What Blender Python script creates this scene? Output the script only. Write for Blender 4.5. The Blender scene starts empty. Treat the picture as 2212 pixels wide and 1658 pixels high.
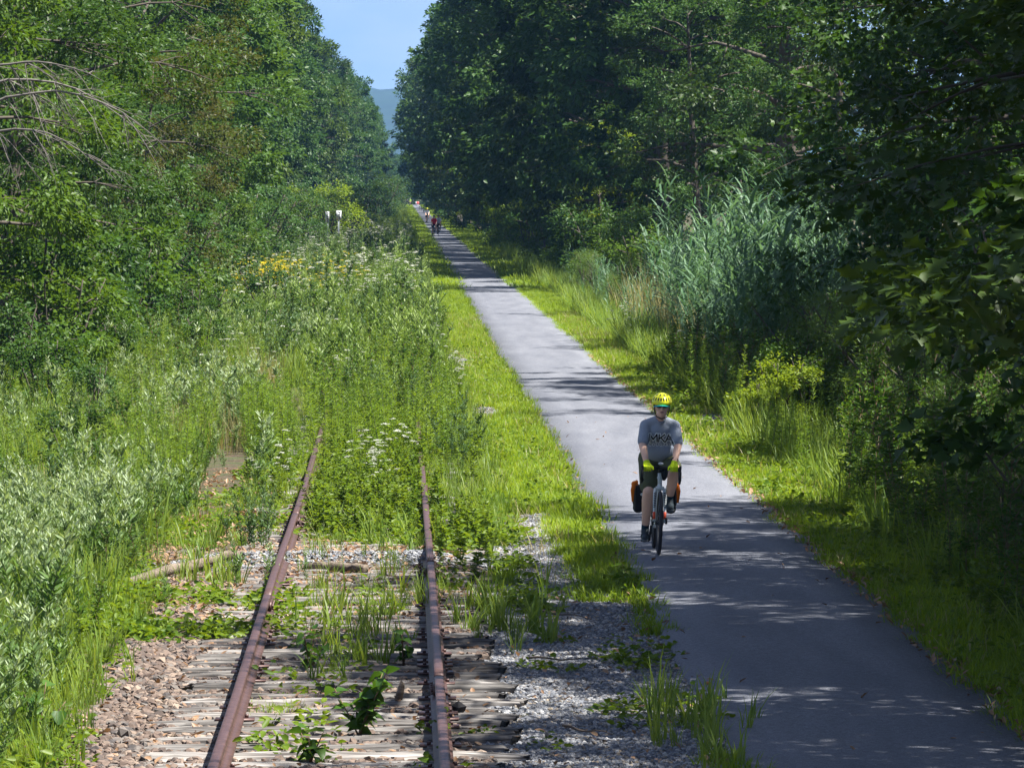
import bpy, bmesh, math, random
import numpy as np
from mathutils import Vector, Matrix, Euler
from mathutils.bvhtree import BVHTree

# ------------------------------------------------------------------ camera, sky, sun, exposure
S = bpy.context.scene
C = S.collection
R = math.radians
cam_d = bpy.data.cameras.new('camera')
cam = bpy.data.objects.new('camera', cam_d)
C.objects.link(cam)
cam.location = (0.0, 0.0, 3.95)
cam.rotation_euler = (R(90 - 2.207), 0, R(-1.255))
cam_d.sensor_width = 36.0
cam_d.lens = 179.0
cam_d.clip_start = 0.5
cam_d.clip_end = 12000
S.camera = cam

SUN = Vector((0.86, -0.22, 1.62)).normalized()          # direction towards the sun: high, from the right
EL = math.asin(SUN.z)
AZ = math.atan2(SUN.x, SUN.y)
w = bpy.data.worlds.new('World')
S.world = w
w.use_nodes = True
nt = w.node_tree
nt.nodes.clear()
sky = nt.nodes.new('ShaderNodeTexSky')
sky.sky_type = 'NISHITA'
sky.sun_disc = False
sky.sun_elevation = EL
sky.sun_rotation = AZ
sky.altitude = 4500
sky.air_density = 1.0
sky.dust_density = 0.1
sky.ozone_density = 6.0
# soft fair-weather clouds all over the sky
tcw = nt.nodes.new('ShaderNodeTexCoord')
mp = nt.nodes.new('ShaderNodeMapping')
mp.inputs['Scale'].default_value = (9, 9, 22)
mp.inputs['Location'].default_value = (1.2, 0.0, 0.1)
nzw = nt.nodes.new('ShaderNodeTexNoise')
nzw.inputs['Scale'].default_value = 1.0
nzw.inputs['Detail'].default_value = 5
rmp = nt.nodes.new('ShaderNodeValToRGB')
rmp.color_ramp.elements[0].position = 0.44
rmp.color_ramp.elements[0].color = (0, 0, 0, 1)
rmp.color_ramp.elements[1].position = 0.70
rmp.color_ramp.elements[1].color = (.75, .75, .75, 1)
mixw = nt.nodes.new('ShaderNodeMixRGB')
mixw.inputs[2].default_value = (5.6, 6.0, 6.8, 1)
bg = nt.nodes.new('ShaderNodeBackground')
bg.inputs['Strength'].default_value = 0.06
out = nt.nodes.new('ShaderNodeOutputWorld')
nt.links.new(tcw.outputs['Generated'], mp.inputs['Vector'])
nt.links.new(mp.outputs[0], nzw.inputs['Vector'])
nt.links.new(nzw.outputs['Fac'], rmp.inputs[0])
nt.links.new(rmp.outputs[0], mixw.inputs[0])
tn = nt.nodes.new('ShaderNodeMixRGB')
tn.blend_type = 'MULTIPLY'
tn.inputs[0].default_value = 1
tn.inputs[2].default_value = (.74, .72, .78, 1)
nt.links.new(sky.outputs[0], tn.inputs[1])
nt.links.new(tn.outputs[0], mixw.inputs[1])
nt.links.new(mixw.outputs[0], bg.inputs['Color'])
nt.links.new(bg.outputs[0], out.inputs['Surface'])

sd = bpy.data.lights.new('sun', 'SUN')
sd.energy = 5.0
sd.angle = R(0.6)
sd.color = (1.0, 0.965, 0.90)
sun = bpy.data.objects.new('sun', sd)
C.objects.link(sun)
sun.location = (40, 0, 80)
sun.rotation_euler = SUN.to_track_quat('Z', 'Y').to_euler()

S.view_settings.view_transform = 'Standard'
S.view_settings.look = 'None'
S.view_settings.gamma = 1.0
S.view_settings.use_curve_mapping = False
S.view_settings.exposure = 1.5
cy = S.cycles
cy.max_bounces = 6
cy.diffuse_bounces = 3
cy.glossy_bounces = 2
cy.transmission_bounces = 3
cy.transparent_max_bounces = 4
cy.volume_bounces = 0
cy.caustics_reflective = False
cy.caustics_refractive = False
cy.use_denoising = True
cy.sample_clamp_indirect = 6.0

rng = np.random.default_rng(11)
random.seed(11)
F = 11000.0     # focal length in pixels of a 2212 wide picture (used only to skip what is out of view)

# ------------------------------------------------------------------ helpers
def link(o, parent=None):
    C.objects.link(o)
    if parent is not None:
        o.parent = parent
    return o

def tag(o, label=None, cat=None, group=None, kind=None):
    if label: o['label'] = label
    if cat: o['category'] = cat
    if group: o['group'] = group
    if kind: o['kind'] = kind
    return o

def empty(name, loc=(0, 0, 0), rz=0.0):
    o = bpy.data.objects.new(name, None)
    o.empty_display_size = 0.2
    o.location = loc
    o.rotation_euler = (0, 0, rz)
    return link(o)

def mesh_np(name, V, T, mat=None, tint=None, smooth=False):
    """mesh from numpy vertices and triangles (or quads)"""
    V = np.asarray(V, dtype=np.float32).reshape(-1, 3)
    T = np.asarray(T, dtype=np.int32)
    k = T.shape[1]
    me = bpy.data.meshes.new(name)
    me.vertices.add(len(V)); me.vertices.foreach_set('co', V.ravel())
    me.loops.add(T.size); me.loops.foreach_set('vertex_index', T.ravel())
    me.polygons.add(len(T))
    me.polygons.foreach_set('loop_start', np.arange(0, T.size, k, dtype=np.int32))
    me.polygons.foreach_set('loop_total', np.full(len(T), k, dtype=np.int32))
    if smooth:
        me.polygons.foreach_set('use_smooth', np.ones(len(T), dtype=bool))
    if tint is not None:
        a = me.attributes.new('tint', 'FLOAT', 'POINT')
        a.data.foreach_set('value', np.asarray(tint, dtype=np.float32))
    me.update(calc_edges=True)
    me.validate()
    if mat is not None:
        for m in (mat if isinstance(mat, (list, tuple)) else [mat]):
            me.materials.append(m)
    return me

def cat_parts(parts):
    """join (V, T, tint) triples, all triangles"""
    vs, ts, cs, n = [], [], [], 0
    for V, T, t in parts:
        vs.append(V); ts.append(T + n); cs.append(np.broadcast_to(np.asarray(t, dtype=np.float32), (len(V),)))
        n += len(V)
    return np.concatenate(vs), np.concatenate(ts), np.concatenate(cs)

def unit(v):
    return v / np.maximum(np.linalg.norm(v, axis=-1, keepdims=True), 1e-9)

def tube(pts, rad, sides=6, cap=True):
    """tapered tube along a polyline -> V, T (triangles)"""
    P = np.asarray(pts, dtype=float); n = len(P)
    rad = np.broadcast_to(np.asarray(rad, dtype=float), (n,))
    tan = unit(np.gradient(P, axis=0))
    up = np.tile(np.array([0.13, 0.21, 0.97]), (n, 1))
    bad = np.abs((tan * up).sum(1)) > 0.95
    if bad.any():
        up[:] = np.array([1.0, 0.05, 0.02])
    a = unit(np.cross(tan, up)); b = np.cross(tan, a)
    th = np.linspace(0, 2 * math.pi, sides, endpoint=False)
    ring = (a[:, None, :] * np.cos(th)[None, :, None] + b[:, None, :] * np.sin(th)[None, :, None]) * rad[:, None, None]
    V = (P[:, None, :] + ring).reshape(-1, 3)
    i, j = np.meshgrid(np.arange(n - 1), np.arange(sides), indexing='ij')
    j2 = (j + 1) % sides
    q = np.stack([i * sides + j, (i + 1) * sides + j, (i + 1) * sides + j2, i * sides + j2], -1).reshape(-1, 4)
    T = np.concatenate([q[:, [0, 1, 2]], q[:, [0, 2, 3]]])
    if cap:
        c0 = len(V); V = np.concatenate([V, P[:1], P[-1:]])
        js = np.arange(sides); j2 = (js + 1) % sides
        T = np.concatenate([T, np.stack([np.full(sides, c0), js, j2], 1),
                            np.stack([np.full(sides, c0 + 1), (n - 1) * sides + j2, (n - 1) * sides + js], 1)])
    return V, T

# leaf outlines: (along, across) points and triangles
LEAF4 = (np.array([[0, 0], [.45, .5], [1, 0], [.45, -.5]]), np.array([[0, 2, 1], [0, 3, 2]]))
LEAF6 = (np.array([[0, 0], [.25, .42], [.62, .42], [1, 0], [.62, -.42], [.25, -.42]]),
         np.array([[0, 2, 1], [0, 3, 2], [0, 4, 3], [0, 5, 4]]))
_m = [(0, .04), (.02, .30), (.22, .28), (.30, .60), (.45, .42), (.55, .46), (.60, .22), (1, 0)]
_mv = np.array([(0.0, 0.0)] + _m + [(a, -b) for a, b in _m[-2::-1]])
LEAFM = (_mv, np.array([[0, i + 1, i] for i in range(1, len(_mv) - 1)]))
LANCE = (np.array([[0, 0], [.3, .5], [.65, .36], [1, 0], [.65, -.36], [.3, -.5]]),
         np.array([[0, 2, 1], [0, 3, 2], [0, 4, 3], [0, 5, 4]]))

def leaves(P, D, L, W, outline=LEAF4, N=None, fold=0.18, droop=0.0, tint=None):
    """many leaves: base points P, axes D, lengths L, widths W"""
    n = len(P)
    D = unit(np.asarray(D, float))
    if N is None:
        N = rng.normal(size=(n, 3)); N[:, 2] = np.abs(N[:, 2]) + 0.8
    Sd = unit(np.cross(N, D)); Nn = np.cross(D, Sd)
    o, tr = outline
    L = np.broadcast_to(L, (n,)); W = np.broadcast_to(W, (n,))
    u = o[:, 0][None, :, None]; v = o[:, 1][None, :, None]
    V = (P[:, None, :] + D[:, None, :] * u * L[:, None, None] + Sd[:, None, :] * v * W[:, None, None]
         + Nn[:, None, :] * np.abs(v) * (W * fold * 2)[:, None, None])
    if droop:
        V[:, :, 2] -= droop * L[:, None] * (o[:, 0] ** 2)[None, :]
    k = len(o)
    T = (np.arange(n)[:, None, None] * k + tr[None]).reshape(-1, 3)
    t = rng.random(n) if tint is None else np.broadcast_to(tint, (n,))
    return V.reshape(-1, 3), T, np.repeat(t, k)

def blades(P, az, H, lean, W, curl=0.5, segs=3, tint=None):
    """grass or reed blades: base P, azimuth, length, outward lean, width"""
    n = len(P)
    d = np.stack([np.cos(az), np.sin(az), np.zeros(n)], 1)
    s = np.stack([-np.sin(az), np.cos(az), np.zeros(n)], 1)
    t = np.linspace(0, 1, segs + 1)
    ang = lean[:, None] + curl * t[None, :] ** 1.4 * np.ones((n, 1))
    step = (H / segs)[:, None]
    dx = np.concatenate([np.zeros((n, 1)), np.cumsum(np.sin(ang[:, :-1]) * step, 1)], 1)
    dz = np.concatenate([np.zeros((n, 1)), np.cumsum(np.cos(ang[:, :-1]) * step, 1)], 1)
    wd = W[:, None] * np.array([.75, 1.0, .7, 0.0] if segs == 3 else np.append(1 - 0.5 * t[:-1] ** 2, 0))[None, :]
    Cn = P[:, None, :] + d[:, None, :] * dx[:, :, None]; Cn[:, :, 2] += dz
    Lf = Cn + s[:, None, :] * wd[:, :, None] * .5
    Rt = Cn - s[:, None, :] * wd[:, :, None] * .5
    V = np.concatenate([Lf[:, :-1], Rt[:, :-1], Cn[:, -1:]], 1)      # segs lefts, segs rights, tip
    tr = []
    for k in range(segs - 1):
        tr += [[k, segs + k, segs + k + 1], [k, segs + k + 1, k + 1]]
    tr.append([segs - 1, 2 * segs - 1, 2 * segs])
    T = (np.arange(n)[:, None, None] * (2 * segs + 1) + np.array(tr)[None]).reshape(-1, 3)
    tt = rng.random(n) if tint is None else np.broadcast_to(tint, (n,))
    return V.reshape(-1, 3), T, np.repeat(tt, 2 * segs + 1)

def vnoise(x, y, seed=0):
    xi = np.floor(x).astype(np.int64); yi = np.floor(y).astype(np.int64)
    fx = x - xi; fy = y - yi
    fx = fx * fx * (3 - 2 * fx); fy = fy * fy * (3 - 2 * fy)
    def h(a, b):
        n = (a * 374761393 + b * 668265263 + seed * 2147483647) & 0xffffffff
        n = ((n ^ (n >> 13)) * 1274126177) & 0xffffffff
        return ((n ^ (n >> 16)) & 0xffff) / 65535.0
    return (h(xi, yi) * (1 - fx) + h(xi + 1, yi) * fx) * (1 - fy) + (h(xi, yi + 1) * (1 - fx) + h(xi + 1, yi + 1) * fx) * fy

def fbm(x, y, seed=0):
    return .55 * vnoise(x, y, seed) + .3 * vnoise(x * 2.1, y * 2.1, seed + 1) + .15 * vnoise(x * 4.3, y * 4.3, seed + 2)

def ground_z(x, y):
    x = np.asarray(x, float); y = np.asarray(y, float)
    z = (fbm(x * .9, y * .6, 5) - .5) * .10
    z = z - 0.05
    z += -0.22 * np.clip((-x - 2.6) / 2.0, 0, 1) + 0.5 * np.clip((-x - 7) / 6, 0, 1)
    z += -0.15 * np.clip((x - 5.2) / 1.5, 0, 1) + 0.7 * np.clip((x - 7.5) / 5, 0, 1)
    # flat under the path and the ballast
    flat = np.clip(1 - np.abs(x - 3.48) / 1.5, 0, .34) / .34
    z = z * (1 - flat) + (-0.045) * flat
    bed = np.clip((1.9 - np.abs(x + .47)) / .5, 0, 1)
    z = z * (1 - bed) + (-0.035 + (fbm(x * 3, y * 3, 9) - .5) * .03) * bed
    # gravel ridge thrown across the track
    rx = np.clip((1.9 - np.abs(x + .85)) / .8, 0, 1)
    z += 0.15 * rx * np.exp(-((y - 53.6 - .12 * x) / .6) ** 2)
    return z

def inview(x, y, h=2.0, m=420):
    px = 865 + F * x / y
    top = 405 + F * (3.95 - h) / y
    bot = 405 + F * 4.05 / y
    return (px > -m) & (px < 2212 + m) & (bot > -m) & (top < 1658 + m)

def scatter(name, protos, P, Rt, Sc, kind='stuff', label=None, cat=None):
    """a mass nobody could count: instances of small meshes on points"""
    n = len(P)
    if n == 0:
        return None
    me = bpy.data.meshes.new(name)
    me.vertices.add(n); me.vertices.foreach_set('co', np.asarray(P, np.float32).ravel())
    a = me.attributes.new('rot', 'FLOAT_VECTOR', 'POINT'); a.data.foreach_set('vector', np.asarray(Rt, np.float32).ravel())
    a = me.attributes.new('scl', 'FLOAT_VECTOR', 'POINT'); a.data.foreach_set('vector', np.asarray(Sc, np.float32).ravel())
    a = me.attributes.new('idx', 'INT', 'POINT'); a.data.foreach_set('value', rng.integers(0, len(protos), n).astype(np.int32))
    o = link(bpy.data.objects.new(name, me))
    g = bpy.data.node_groups.new(name + '_spread', 'GeometryNodeTree')
    g.interface.new_socket('Geometry', in_out='INPUT', socket_type='NodeSocketGeometry')
    g.interface.new_socket('Geometry', in_out='OUTPUT', socket_type='NodeSocketGeometry')
    gi = g.nodes.new('NodeGroupInput'); go = g.nodes.new('NodeGroupOutput')
    ip = g.nodes.new('GeometryNodeInstanceOnPoints')
    jn = g.nodes.new('GeometryNodeJoinGeometry')
    for pm in protos:
        src = bpy.data.objects.new(name + '_piece', pm)
        oi = g.nodes.new('GeometryNodeObjectInfo')
        oi.inputs['Object'].default_value = src
        oi.inputs['As Instance'].default_value = True
        g.links.new(oi.outputs['Geometry'], jn.inputs[0])
    def na(nm, ty):
        nd = g.nodes.new('GeometryNodeInputNamedAttribute'); nd.data_type = ty; nd.inputs['Name'].default_value = nm
        return [s for s in nd.outputs if s.enabled and s.name == 'Attribute'][0]
    er = g.nodes.new('FunctionNodeEulerToRotation')
    g.links.new(gi.outputs[0], ip.inputs['Points'])
    g.links.new(jn.outputs[0], ip.inputs['Instance'])
    ip.inputs['Pick Instance'].default_value = True
    g.links.new(na('idx', 'INT'), ip.inputs['Instance Index'])
    g.links.new(na('rot', 'FLOAT_VECTOR'), er.inputs[0])
    g.links.new(er.outputs[0], ip.inputs['Rotation'])
    g.links.new(na('scl', 'FLOAT_VECTOR'), ip.inputs['Scale'])
    g.links.new(ip.outputs[0], go.inputs[0])
    m = o.modifiers.new('spread', 'NODES'); m.node_group = g
    return tag(o, label, cat, kind=kind)

# ------------------------------------------------------------------ materials
def newmat(name):
    m = bpy.data.materials.new(name); m.use_nodes = True
    t = m.node_tree
    return m, t, t.nodes['Principled BSDF'], t.nodes['Material Output']

def plain(name, col, rough=.6, metal=0.0, vary=0.12, scale=30, bump=0.0, spec=.4):
    m, t, b, o = newmat(name)
    tc = t.nodes.new('ShaderNodeTexCoord'); nz = t.nodes.new('ShaderNodeTexNoise')
    nz.inputs['Scale'].default_value = scale; nz.inputs['Detail'].default_value = 4
    t.links.new(tc.outputs['Object'], nz.inputs['Vector'])
    mx = t.nodes.new('ShaderNodeMixRGB')
    mx.inputs[1].default_value = (*[c * (1 - vary) for c in col], 1)
    mx.inputs[2].default_value = (*[min(1, c * (1 + vary)) for c in col], 1)
    t.links.new(nz.outputs['Fac'], mx.inputs[0]); t.links.new(mx.outputs[0], b.inputs['Base Color'])
    b.inputs['Roughness'].default_value = rough; b.inputs['Metallic'].default_value = metal
    b.inputs['Specular IOR Level'].default_value = spec
    if bump:
        bp = t.nodes.new('ShaderNodeBump'); bp.inputs['Strength'].default_value = bump; bp.inputs['Distance'].default_value = .02
        t.links.new(nz.outputs['Fac'], bp.inputs['Height']); t.links.new(bp.outputs[0], b.inputs['Normal'])
    return m

def leafmat(name, a, b2, trans=.35, rough=.45, objvar=.5, tcol=None, spec=.22):
    """leaf: colour runs from a to b2 by leaf and by plant; part of the light shines through"""
    a, b2 = [(c[0] * 1.03, c[1] * 1.13, c[2] * .70) if c[1] > c[0] and c[1] > 1.6 * c[2] else c for c in (a, b2)]
    m, t, b, o = newmat(name)
    at = t.nodes.new('ShaderNodeAttribute'); at.attribute_name = 'tint'
    oi = t.nodes.new('ShaderNodeObjectInfo')
    m1 = t.nodes.new('ShaderNodeMath'); m1.operation = 'MULTIPLY'; m1.inputs[1].default_value = objvar
    t.links.new(oi.outputs['Random'], m1.inputs[0])
    m2 = t.nodes.new('ShaderNodeMath'); m2.operation = 'MULTIPLY_ADD'; m2.inputs[1].default_value = 1 - objvar
    t.links.new(at.outputs['Fac'], m2.inputs[0]); t.links.new(m1.outputs[0], m2.inputs[2])
    mx = t.nodes.new('ShaderNodeMixRGB')
    mx.inputs[1].default_value = (*a, 1); mx.inputs[2].default_value = (*b2, 1)
    t.links.new(m2.outputs[0], mx.inputs[0])
    t.links.new(mx.outputs[0], b.inputs['Base Color'])
    b.inputs['Roughness'].default_value = rough
    b.inputs['Specular IOR Level'].default_value = spec
    tr = t.nodes.new('ShaderNodeBsdfTranslucent')
    mm = t.nodes.new('ShaderNodeMixRGB'); mm.blend_type = 'MULTIPLY'; mm.inputs[0].default_value = 1
    mm.inputs[2].default_value = (*(tcol or (1.9, 1.7, .8)), 1)
    t.links.new(mx.outputs[0], mm.inputs[1]); t.links.new(mm.outputs[0], tr.inputs['Color'])
    ms = t.nodes.new('ShaderNodeMixShader'); ms.inputs[0].default_value = trans
    t.links.new(b.outputs[0], ms.inputs[1]); t.links.new(tr.outputs[0], ms.inputs[2])
    t.links.new(ms.outputs[0], o.inputs['Surface'])
    return m

M = {}
M['maple'] = leafmat('maple_leaf', (.020, .050, .014), (.050, .095, .018), .30)
M['oak'] = leafmat('oak_leaf', (.018, .045, .014), (.055, .085, .016), .28)
M['ash'] = leafmat('ash_leaf', (.030, .075, .018), (.075, .125, .030), .32)
M['locust'] = leafmat('locust_leaf', (.030, .070, .014), (.078, .112, .020), .32)
M['rusty'] = leafmat('rusty_leaf', (.040, .060, .012), (.090, .080, .015), .30)
M['elm'] = leafmat('elm_leaf', (.028, .070, .022), (.060, .110, .040), .30)
M['vine'] = leafmat('vine_leaf', (.034, .080, .014), (.090, .140, .022), .34)
M['lime_leaf'] = leafmat('lime_leaf', (.09, .15, .015), (.20, .24, .03), .42)
M['willow'] = leafmat('willow_leaf', (.055, .105, .030), (.125, .170, .065), .34)
M['mugwort'] = leafmat('mugwort_leaf', (.064, .132, .020), (.42, .49, .31), .28, objvar=.14, tcol=(1.6, 1.6, .7))
M['mugdark'] = leafmat('mugwort_dark_leaf', (.030, .07, .030), (.12, .18, .11), .26, objvar=.3)
M['mugfar'] = leafmat('far_weed_leaf', (.062, .120, .025), (.29, .34, .17), .30, objvar=.55, tcol=(1.4, 1.5, .8))
M['goldenrod'] = leafmat('goldenrod_leaf', (.075, .145, .020), (.19, .25, .045), .38)
M['weed'] = leafmat('weed_leaf', (.052, .105, .014), (.160, .205, .028), .38)
M['knotweed'] = leafmat('knotweed_leaf', (.035, .085, .018), (.085, .15, .035), .32)
M['grass'] = leafmat('grass_blade', (.080, .150, .018), (.245, .300, .038), .44, objvar=.6)
M['tallgrass'] = leafmat('tall_grass_blade', (.072, .140, .030), (.23, .275, .085), .38, objvar=.6)
M['straw'] = leafmat('straw_blade', (.20, .19, .08), (.38, .33, .17), .30)
M['reed'] = leafmat('reed_blade', (.046, .106, .066), (.185, .280, .178), .32, tcol=(1.4, 1.5, .85))
M['cedar'] = leafmat('cedar_leaf', (.040, .080, .015), (.085, .12, .02), .22)
M['yellow'] = leafmat('yellow_petal', (.50, .42, .02), (.66, .55, .03), .3)
M['white'] = leafmat('white_petal', (.42, .44, .36), (.62, .63, .56), .3, tcol=(1.1, 1.1, 1.0))
M['litter'] = leafmat('dead_leaf', (.16, .085, .045), (.42, .27, .16), .15, tcol=(1.1, .9, .6))
M['stem'] = plain('green_stem', (.09, .12, .035))
M['redstem'] = plain('reddish_stem', (.16, .10, .05))
M['bark'] = plain('bark', (.085, .07, .055), .9, vary=.35, scale=6, bump=.6)
M['deadwood'] = plain('dead_grey_wood', (.15, .135, .12), .9, vary=.3, scale=9, bump=.4)
# ------------------------------------------------------------------ setting: ground, path, hills
def node_ground():
    m, t, b, o = newmat('ground_soil')
    geo = t.nodes.new('ShaderNodeNewGeometry')
    n1 = t.nodes.new('ShaderNodeTexNoise'); n1.inputs['Scale'].default_value = 1.3; n1.inputs['Detail'].default_value = 6
    n2 = t.nodes.new('ShaderNodeTexNoise'); n2.inputs['Scale'].default_value = 24; n2.inputs['Detail'].default_value = 5
    t.links.new(geo.outputs['Position'], n1.inputs['Vector']); t.links.new(geo.outputs['Position'], n2.inputs['Vector'])
    r1 = t.nodes.new('ShaderNodeValToRGB')
    e = r1.color_ramp.elements
    e[0].position = .38; e[0].color = (.095, .065, .045, 1)
    e[1].position = .62; e[1].color = (.055, .07, .022, 1)
    t.links.new(n1.outputs['Fac'], r1.inputs[0])
    r2 = t.nodes.new('ShaderNodeValToRGB')
    r2.color_ramp.elements[0].position = .35; r2.color_ramp.elements[0].color = (.5, .48, .45, 1)
    r2.color_ramp.elements[1].position = .7; r2.color_ramp.elements[1].color = (1.35, 1.25, 1.1, 1)
    t.links.new(n2.outputs['Fac'], r2.inputs[0])
    mx = t.nodes.new('ShaderNodeMixRGB'); mx.blend_type = 'MULTIPLY'; mx.inputs[0].default_value = 1
    t.links.new(r1.outputs[0], mx.inputs[1]); t.links.new(r2.outputs[0], mx.inputs[2])
    t.links.new(mx.outputs[0], b.inputs['Base Color'])
    b.inputs['Roughness'].default_value = .95
    bp = t.nodes.new('ShaderNodeBump'); bp.inputs['Strength'].default_value = .8; bp.inputs['Distance'].default_value = .05
    t.links.new(n2.outputs['Fac'], bp.inputs['Height']); t.links.new(bp.outputs[0], b.inputs['Normal'])
    return m

def axis(*parts):
    return np.unique(np.concatenate([np.arange(a, b, s) for a, b, s in parts]))

gx = axis((-2600, -100, 250), (-100, -14, 8), (-14, 14, .22), (14, 100, 8), (100, 2601, 250))
gy = axis((-300, 20, 40), (20, 75, .35), (75, 160, 1.2), (160, 400, 6), (400, 1300, 40), (1300, 6401, 200))
X, Y = np.meshgrid(gx, gy)
Z = ground_z(X, Y)
far = np.clip((Y - 1150) / 200, 0, 1); Z = Z - far * 0.6
V = np.stack([X, Y, Z], -1).reshape(-1, 3)
nx, ny = len(gx), len(gy)
i, j = np.meshgrid(np.arange(ny - 1), np.arange(nx - 1), indexing='ij')
q = np.stack([i * nx + j, i * nx + j + 1, (i + 1) * nx + j + 1, (i + 1) * nx + j], -1).reshape(-1, 4)
M['ground'] = node_ground()
tag(link(bpy.data.objects.new('ground', mesh_np('ground', V, q, M['ground'], smooth=True))), kind='structure')

def asphalt():
    m, t, b, o = newmat('asphalt')
    geo = t.nodes.new('ShaderNodeNewGeometry')
    n1 = t.nodes.new('ShaderNodeTexNoise'); n1.inputs['Scale'].default_value = 95; n1.inputs['Detail'].default_value = 3
    mpg = t.nodes.new('ShaderNodeMapping'); mpg.inputs['Scale'].default_value = (1.5, .16, 1)
    n2 = t.nodes.new('ShaderNodeTexNoise'); n2.inputs['Scale'].default_value = 1.6; n2.inputs['Detail'].default_value = 5
    t.links.new(geo.outputs['Position'], n1.inputs['Vector']); t.links.new(geo.outputs['Position'], mpg.inputs['Vector'])
    t.links.new(mpg.outputs[0], n2.inputs['Vector'])
    r1 = t.nodes.new('ShaderNodeValToRGB')
    r1.color_ramp.elements[0].position = .3; r1.color_ramp.elements[0].color = (.074, .082, .102, 1)
    r1.color_ramp.elements[1].position = .75; r1.color_ramp.elements[1].color = (.232, .240, .268, 1)
    r2 = t.nodes.new('ShaderNodeValToRGB')
    r2.color_ramp.elements[0].position = .3; r2.color_ramp.elements[0].color = (.80, .80, .82, 1)
    r2.color_ramp.elements[1].position = .7; r2.color_ramp.elements[1].color = (1.12, 1.10, 1.08, 1)
    t.links.new(n1.outputs['Fac'], r1.inputs[0]); t.links.new(n2.outputs['Fac'], r2.inputs[0])
    mx = t.nodes.new('ShaderNodeMixRGB'); mx.blend_type = 'MULTIPLY'; mx.inputs[0].default_value = 1
    t.links.new(r1.outputs[0], mx.inputs[1]); t.links.new(r2.outputs[0], mx.inputs[2])
    n3 = t.nodes.new('ShaderNodeTexNoise'); n3.inputs['Scale'].default_value = 26; n3.inputs['Detail'].default_value = 4
    t.links.new(geo.outputs['Position'], n3.inputs['Vector'])
    r3 = t.nodes.new('ShaderNodeMapRange'); r3.inputs['From Min'].default_value = .3; r3.inputs['From Max'].default_value = .7
    r3.inputs['To Min'].default_value = .80; r3.inputs['To Max'].default_value = 1.20
    t.links.new(n3.outputs['Fac'], r3.inputs['Value'])
    mx2 = t.nodes.new('ShaderNodeMixRGB'); mx2.blend_type = 'MULTIPLY'; mx2.inputs[0].default_value = 1
    t.links.new(mx.outputs[0], mx2.inputs[1]); t.links.new(r3.outputs[0], mx2.inputs[2])
    t.links.new(mx2.outputs[0], b.inputs['Base Color'])
    b.inputs['Roughness'].default_value = .82; b.inputs['Specular IOR Level'].default_value = .3
    bp = t.nodes.new('ShaderNodeBump'); bp.inputs['Strength'].default_value = .35; bp.inputs['Distance'].default_value = .006
    t.links.new(n1.outputs['Fac'], bp.inputs['Height']); t.links.new(bp.outputs[0], b.inputs['Normal'])
    return m

M['asphalt'] = asphalt()
py = axis((-20, 30, 2), (30, 110, .25), (110, 300, 1), (300, 1180, 8))
def path_l(y): return 2.37 - .15 * np.clip((y - 200) / 200, 0, 1) + (fbm(y * .8, y * 0 + 3, 21) - .5) * .16 + (fbm(y * .09, y * 0, 22) - .5) * .14
def path_r(y): return 4.58 + (fbm(y * .8, y * 0 + 8, 23) - .5) * .16 + (fbm(y * .09, y * 0, 24) - .5) * .16
L_, R_ = path_l(py), path_r(py)
cols = [np.stack([L_ - .02, py, 0 * py - .06], 1), np.stack([L_, py, 0 * py], 1)]
for k in (.25, .5, .75):
    cols.append(np.stack([L_ + (R_ - L_) * k, py, 0 * py + .02 * math.sin(math.pi * k)], 1))
cols += [np.stack([R_, py, 0 * py], 1), np.stack([R_ + .02, py, 0 * py - .06], 1)]
PV = np.stack(cols, 1).reshape(-1, 3); nc = len(cols)
i, j = np.meshgrid(np.arange(len(py) - 1), np.arange(nc - 1), indexing='ij')
q = np.stack([i * nc + j, i * nc + j + 1, (i + 1) * nc + j + 1, (i + 1) * nc + j], -1).reshape(-1, 4)
tag(link(bpy.data.objects.new('path', mesh_np('path', PV, q, M['asphalt'], smooth=True))), kind='structure')

# far wooded ridge beyond the end of the cutting
M['hill'] = plain('wooded_hill', (.018, .040, .018), .9, vary=.5, scale=.05)
hx = np.arange(-1500, 1501, 10.0); hy = np.arange(4600, 5600, 20.0)
X, Y = np.meshgrid(hx, hy)
prof = np.clip((Y - 4600) / 600, 0, 1); prof = prof * prof * (3 - 2 * prof)
Z = prof * (102 + 26 * (fbm(X * .003 + 3.2, Y * .003, 31) - .5) + X * .02) + prof * 11 * (fbm(X * .06, Y * .03, 33) - .5) - 2
V = np.stack([X, Y, Z], -1).reshape(-1, 3); nx, ny = len(hx), len(hy)
i, j = np.meshgrid(np.arange(ny - 1), np.arange(nx - 1), indexing='ij')
q = np.stack([i * nx + j, i * nx + j + 1, (i + 1) * nx + j + 1, (i + 1) * nx + j], -1).reshape(-1, 4)
tag(link(bpy.data.objects.new('hill', mesh_np('hill', V, q, M['hill'], smooth=False))), kind='structure')

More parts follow.
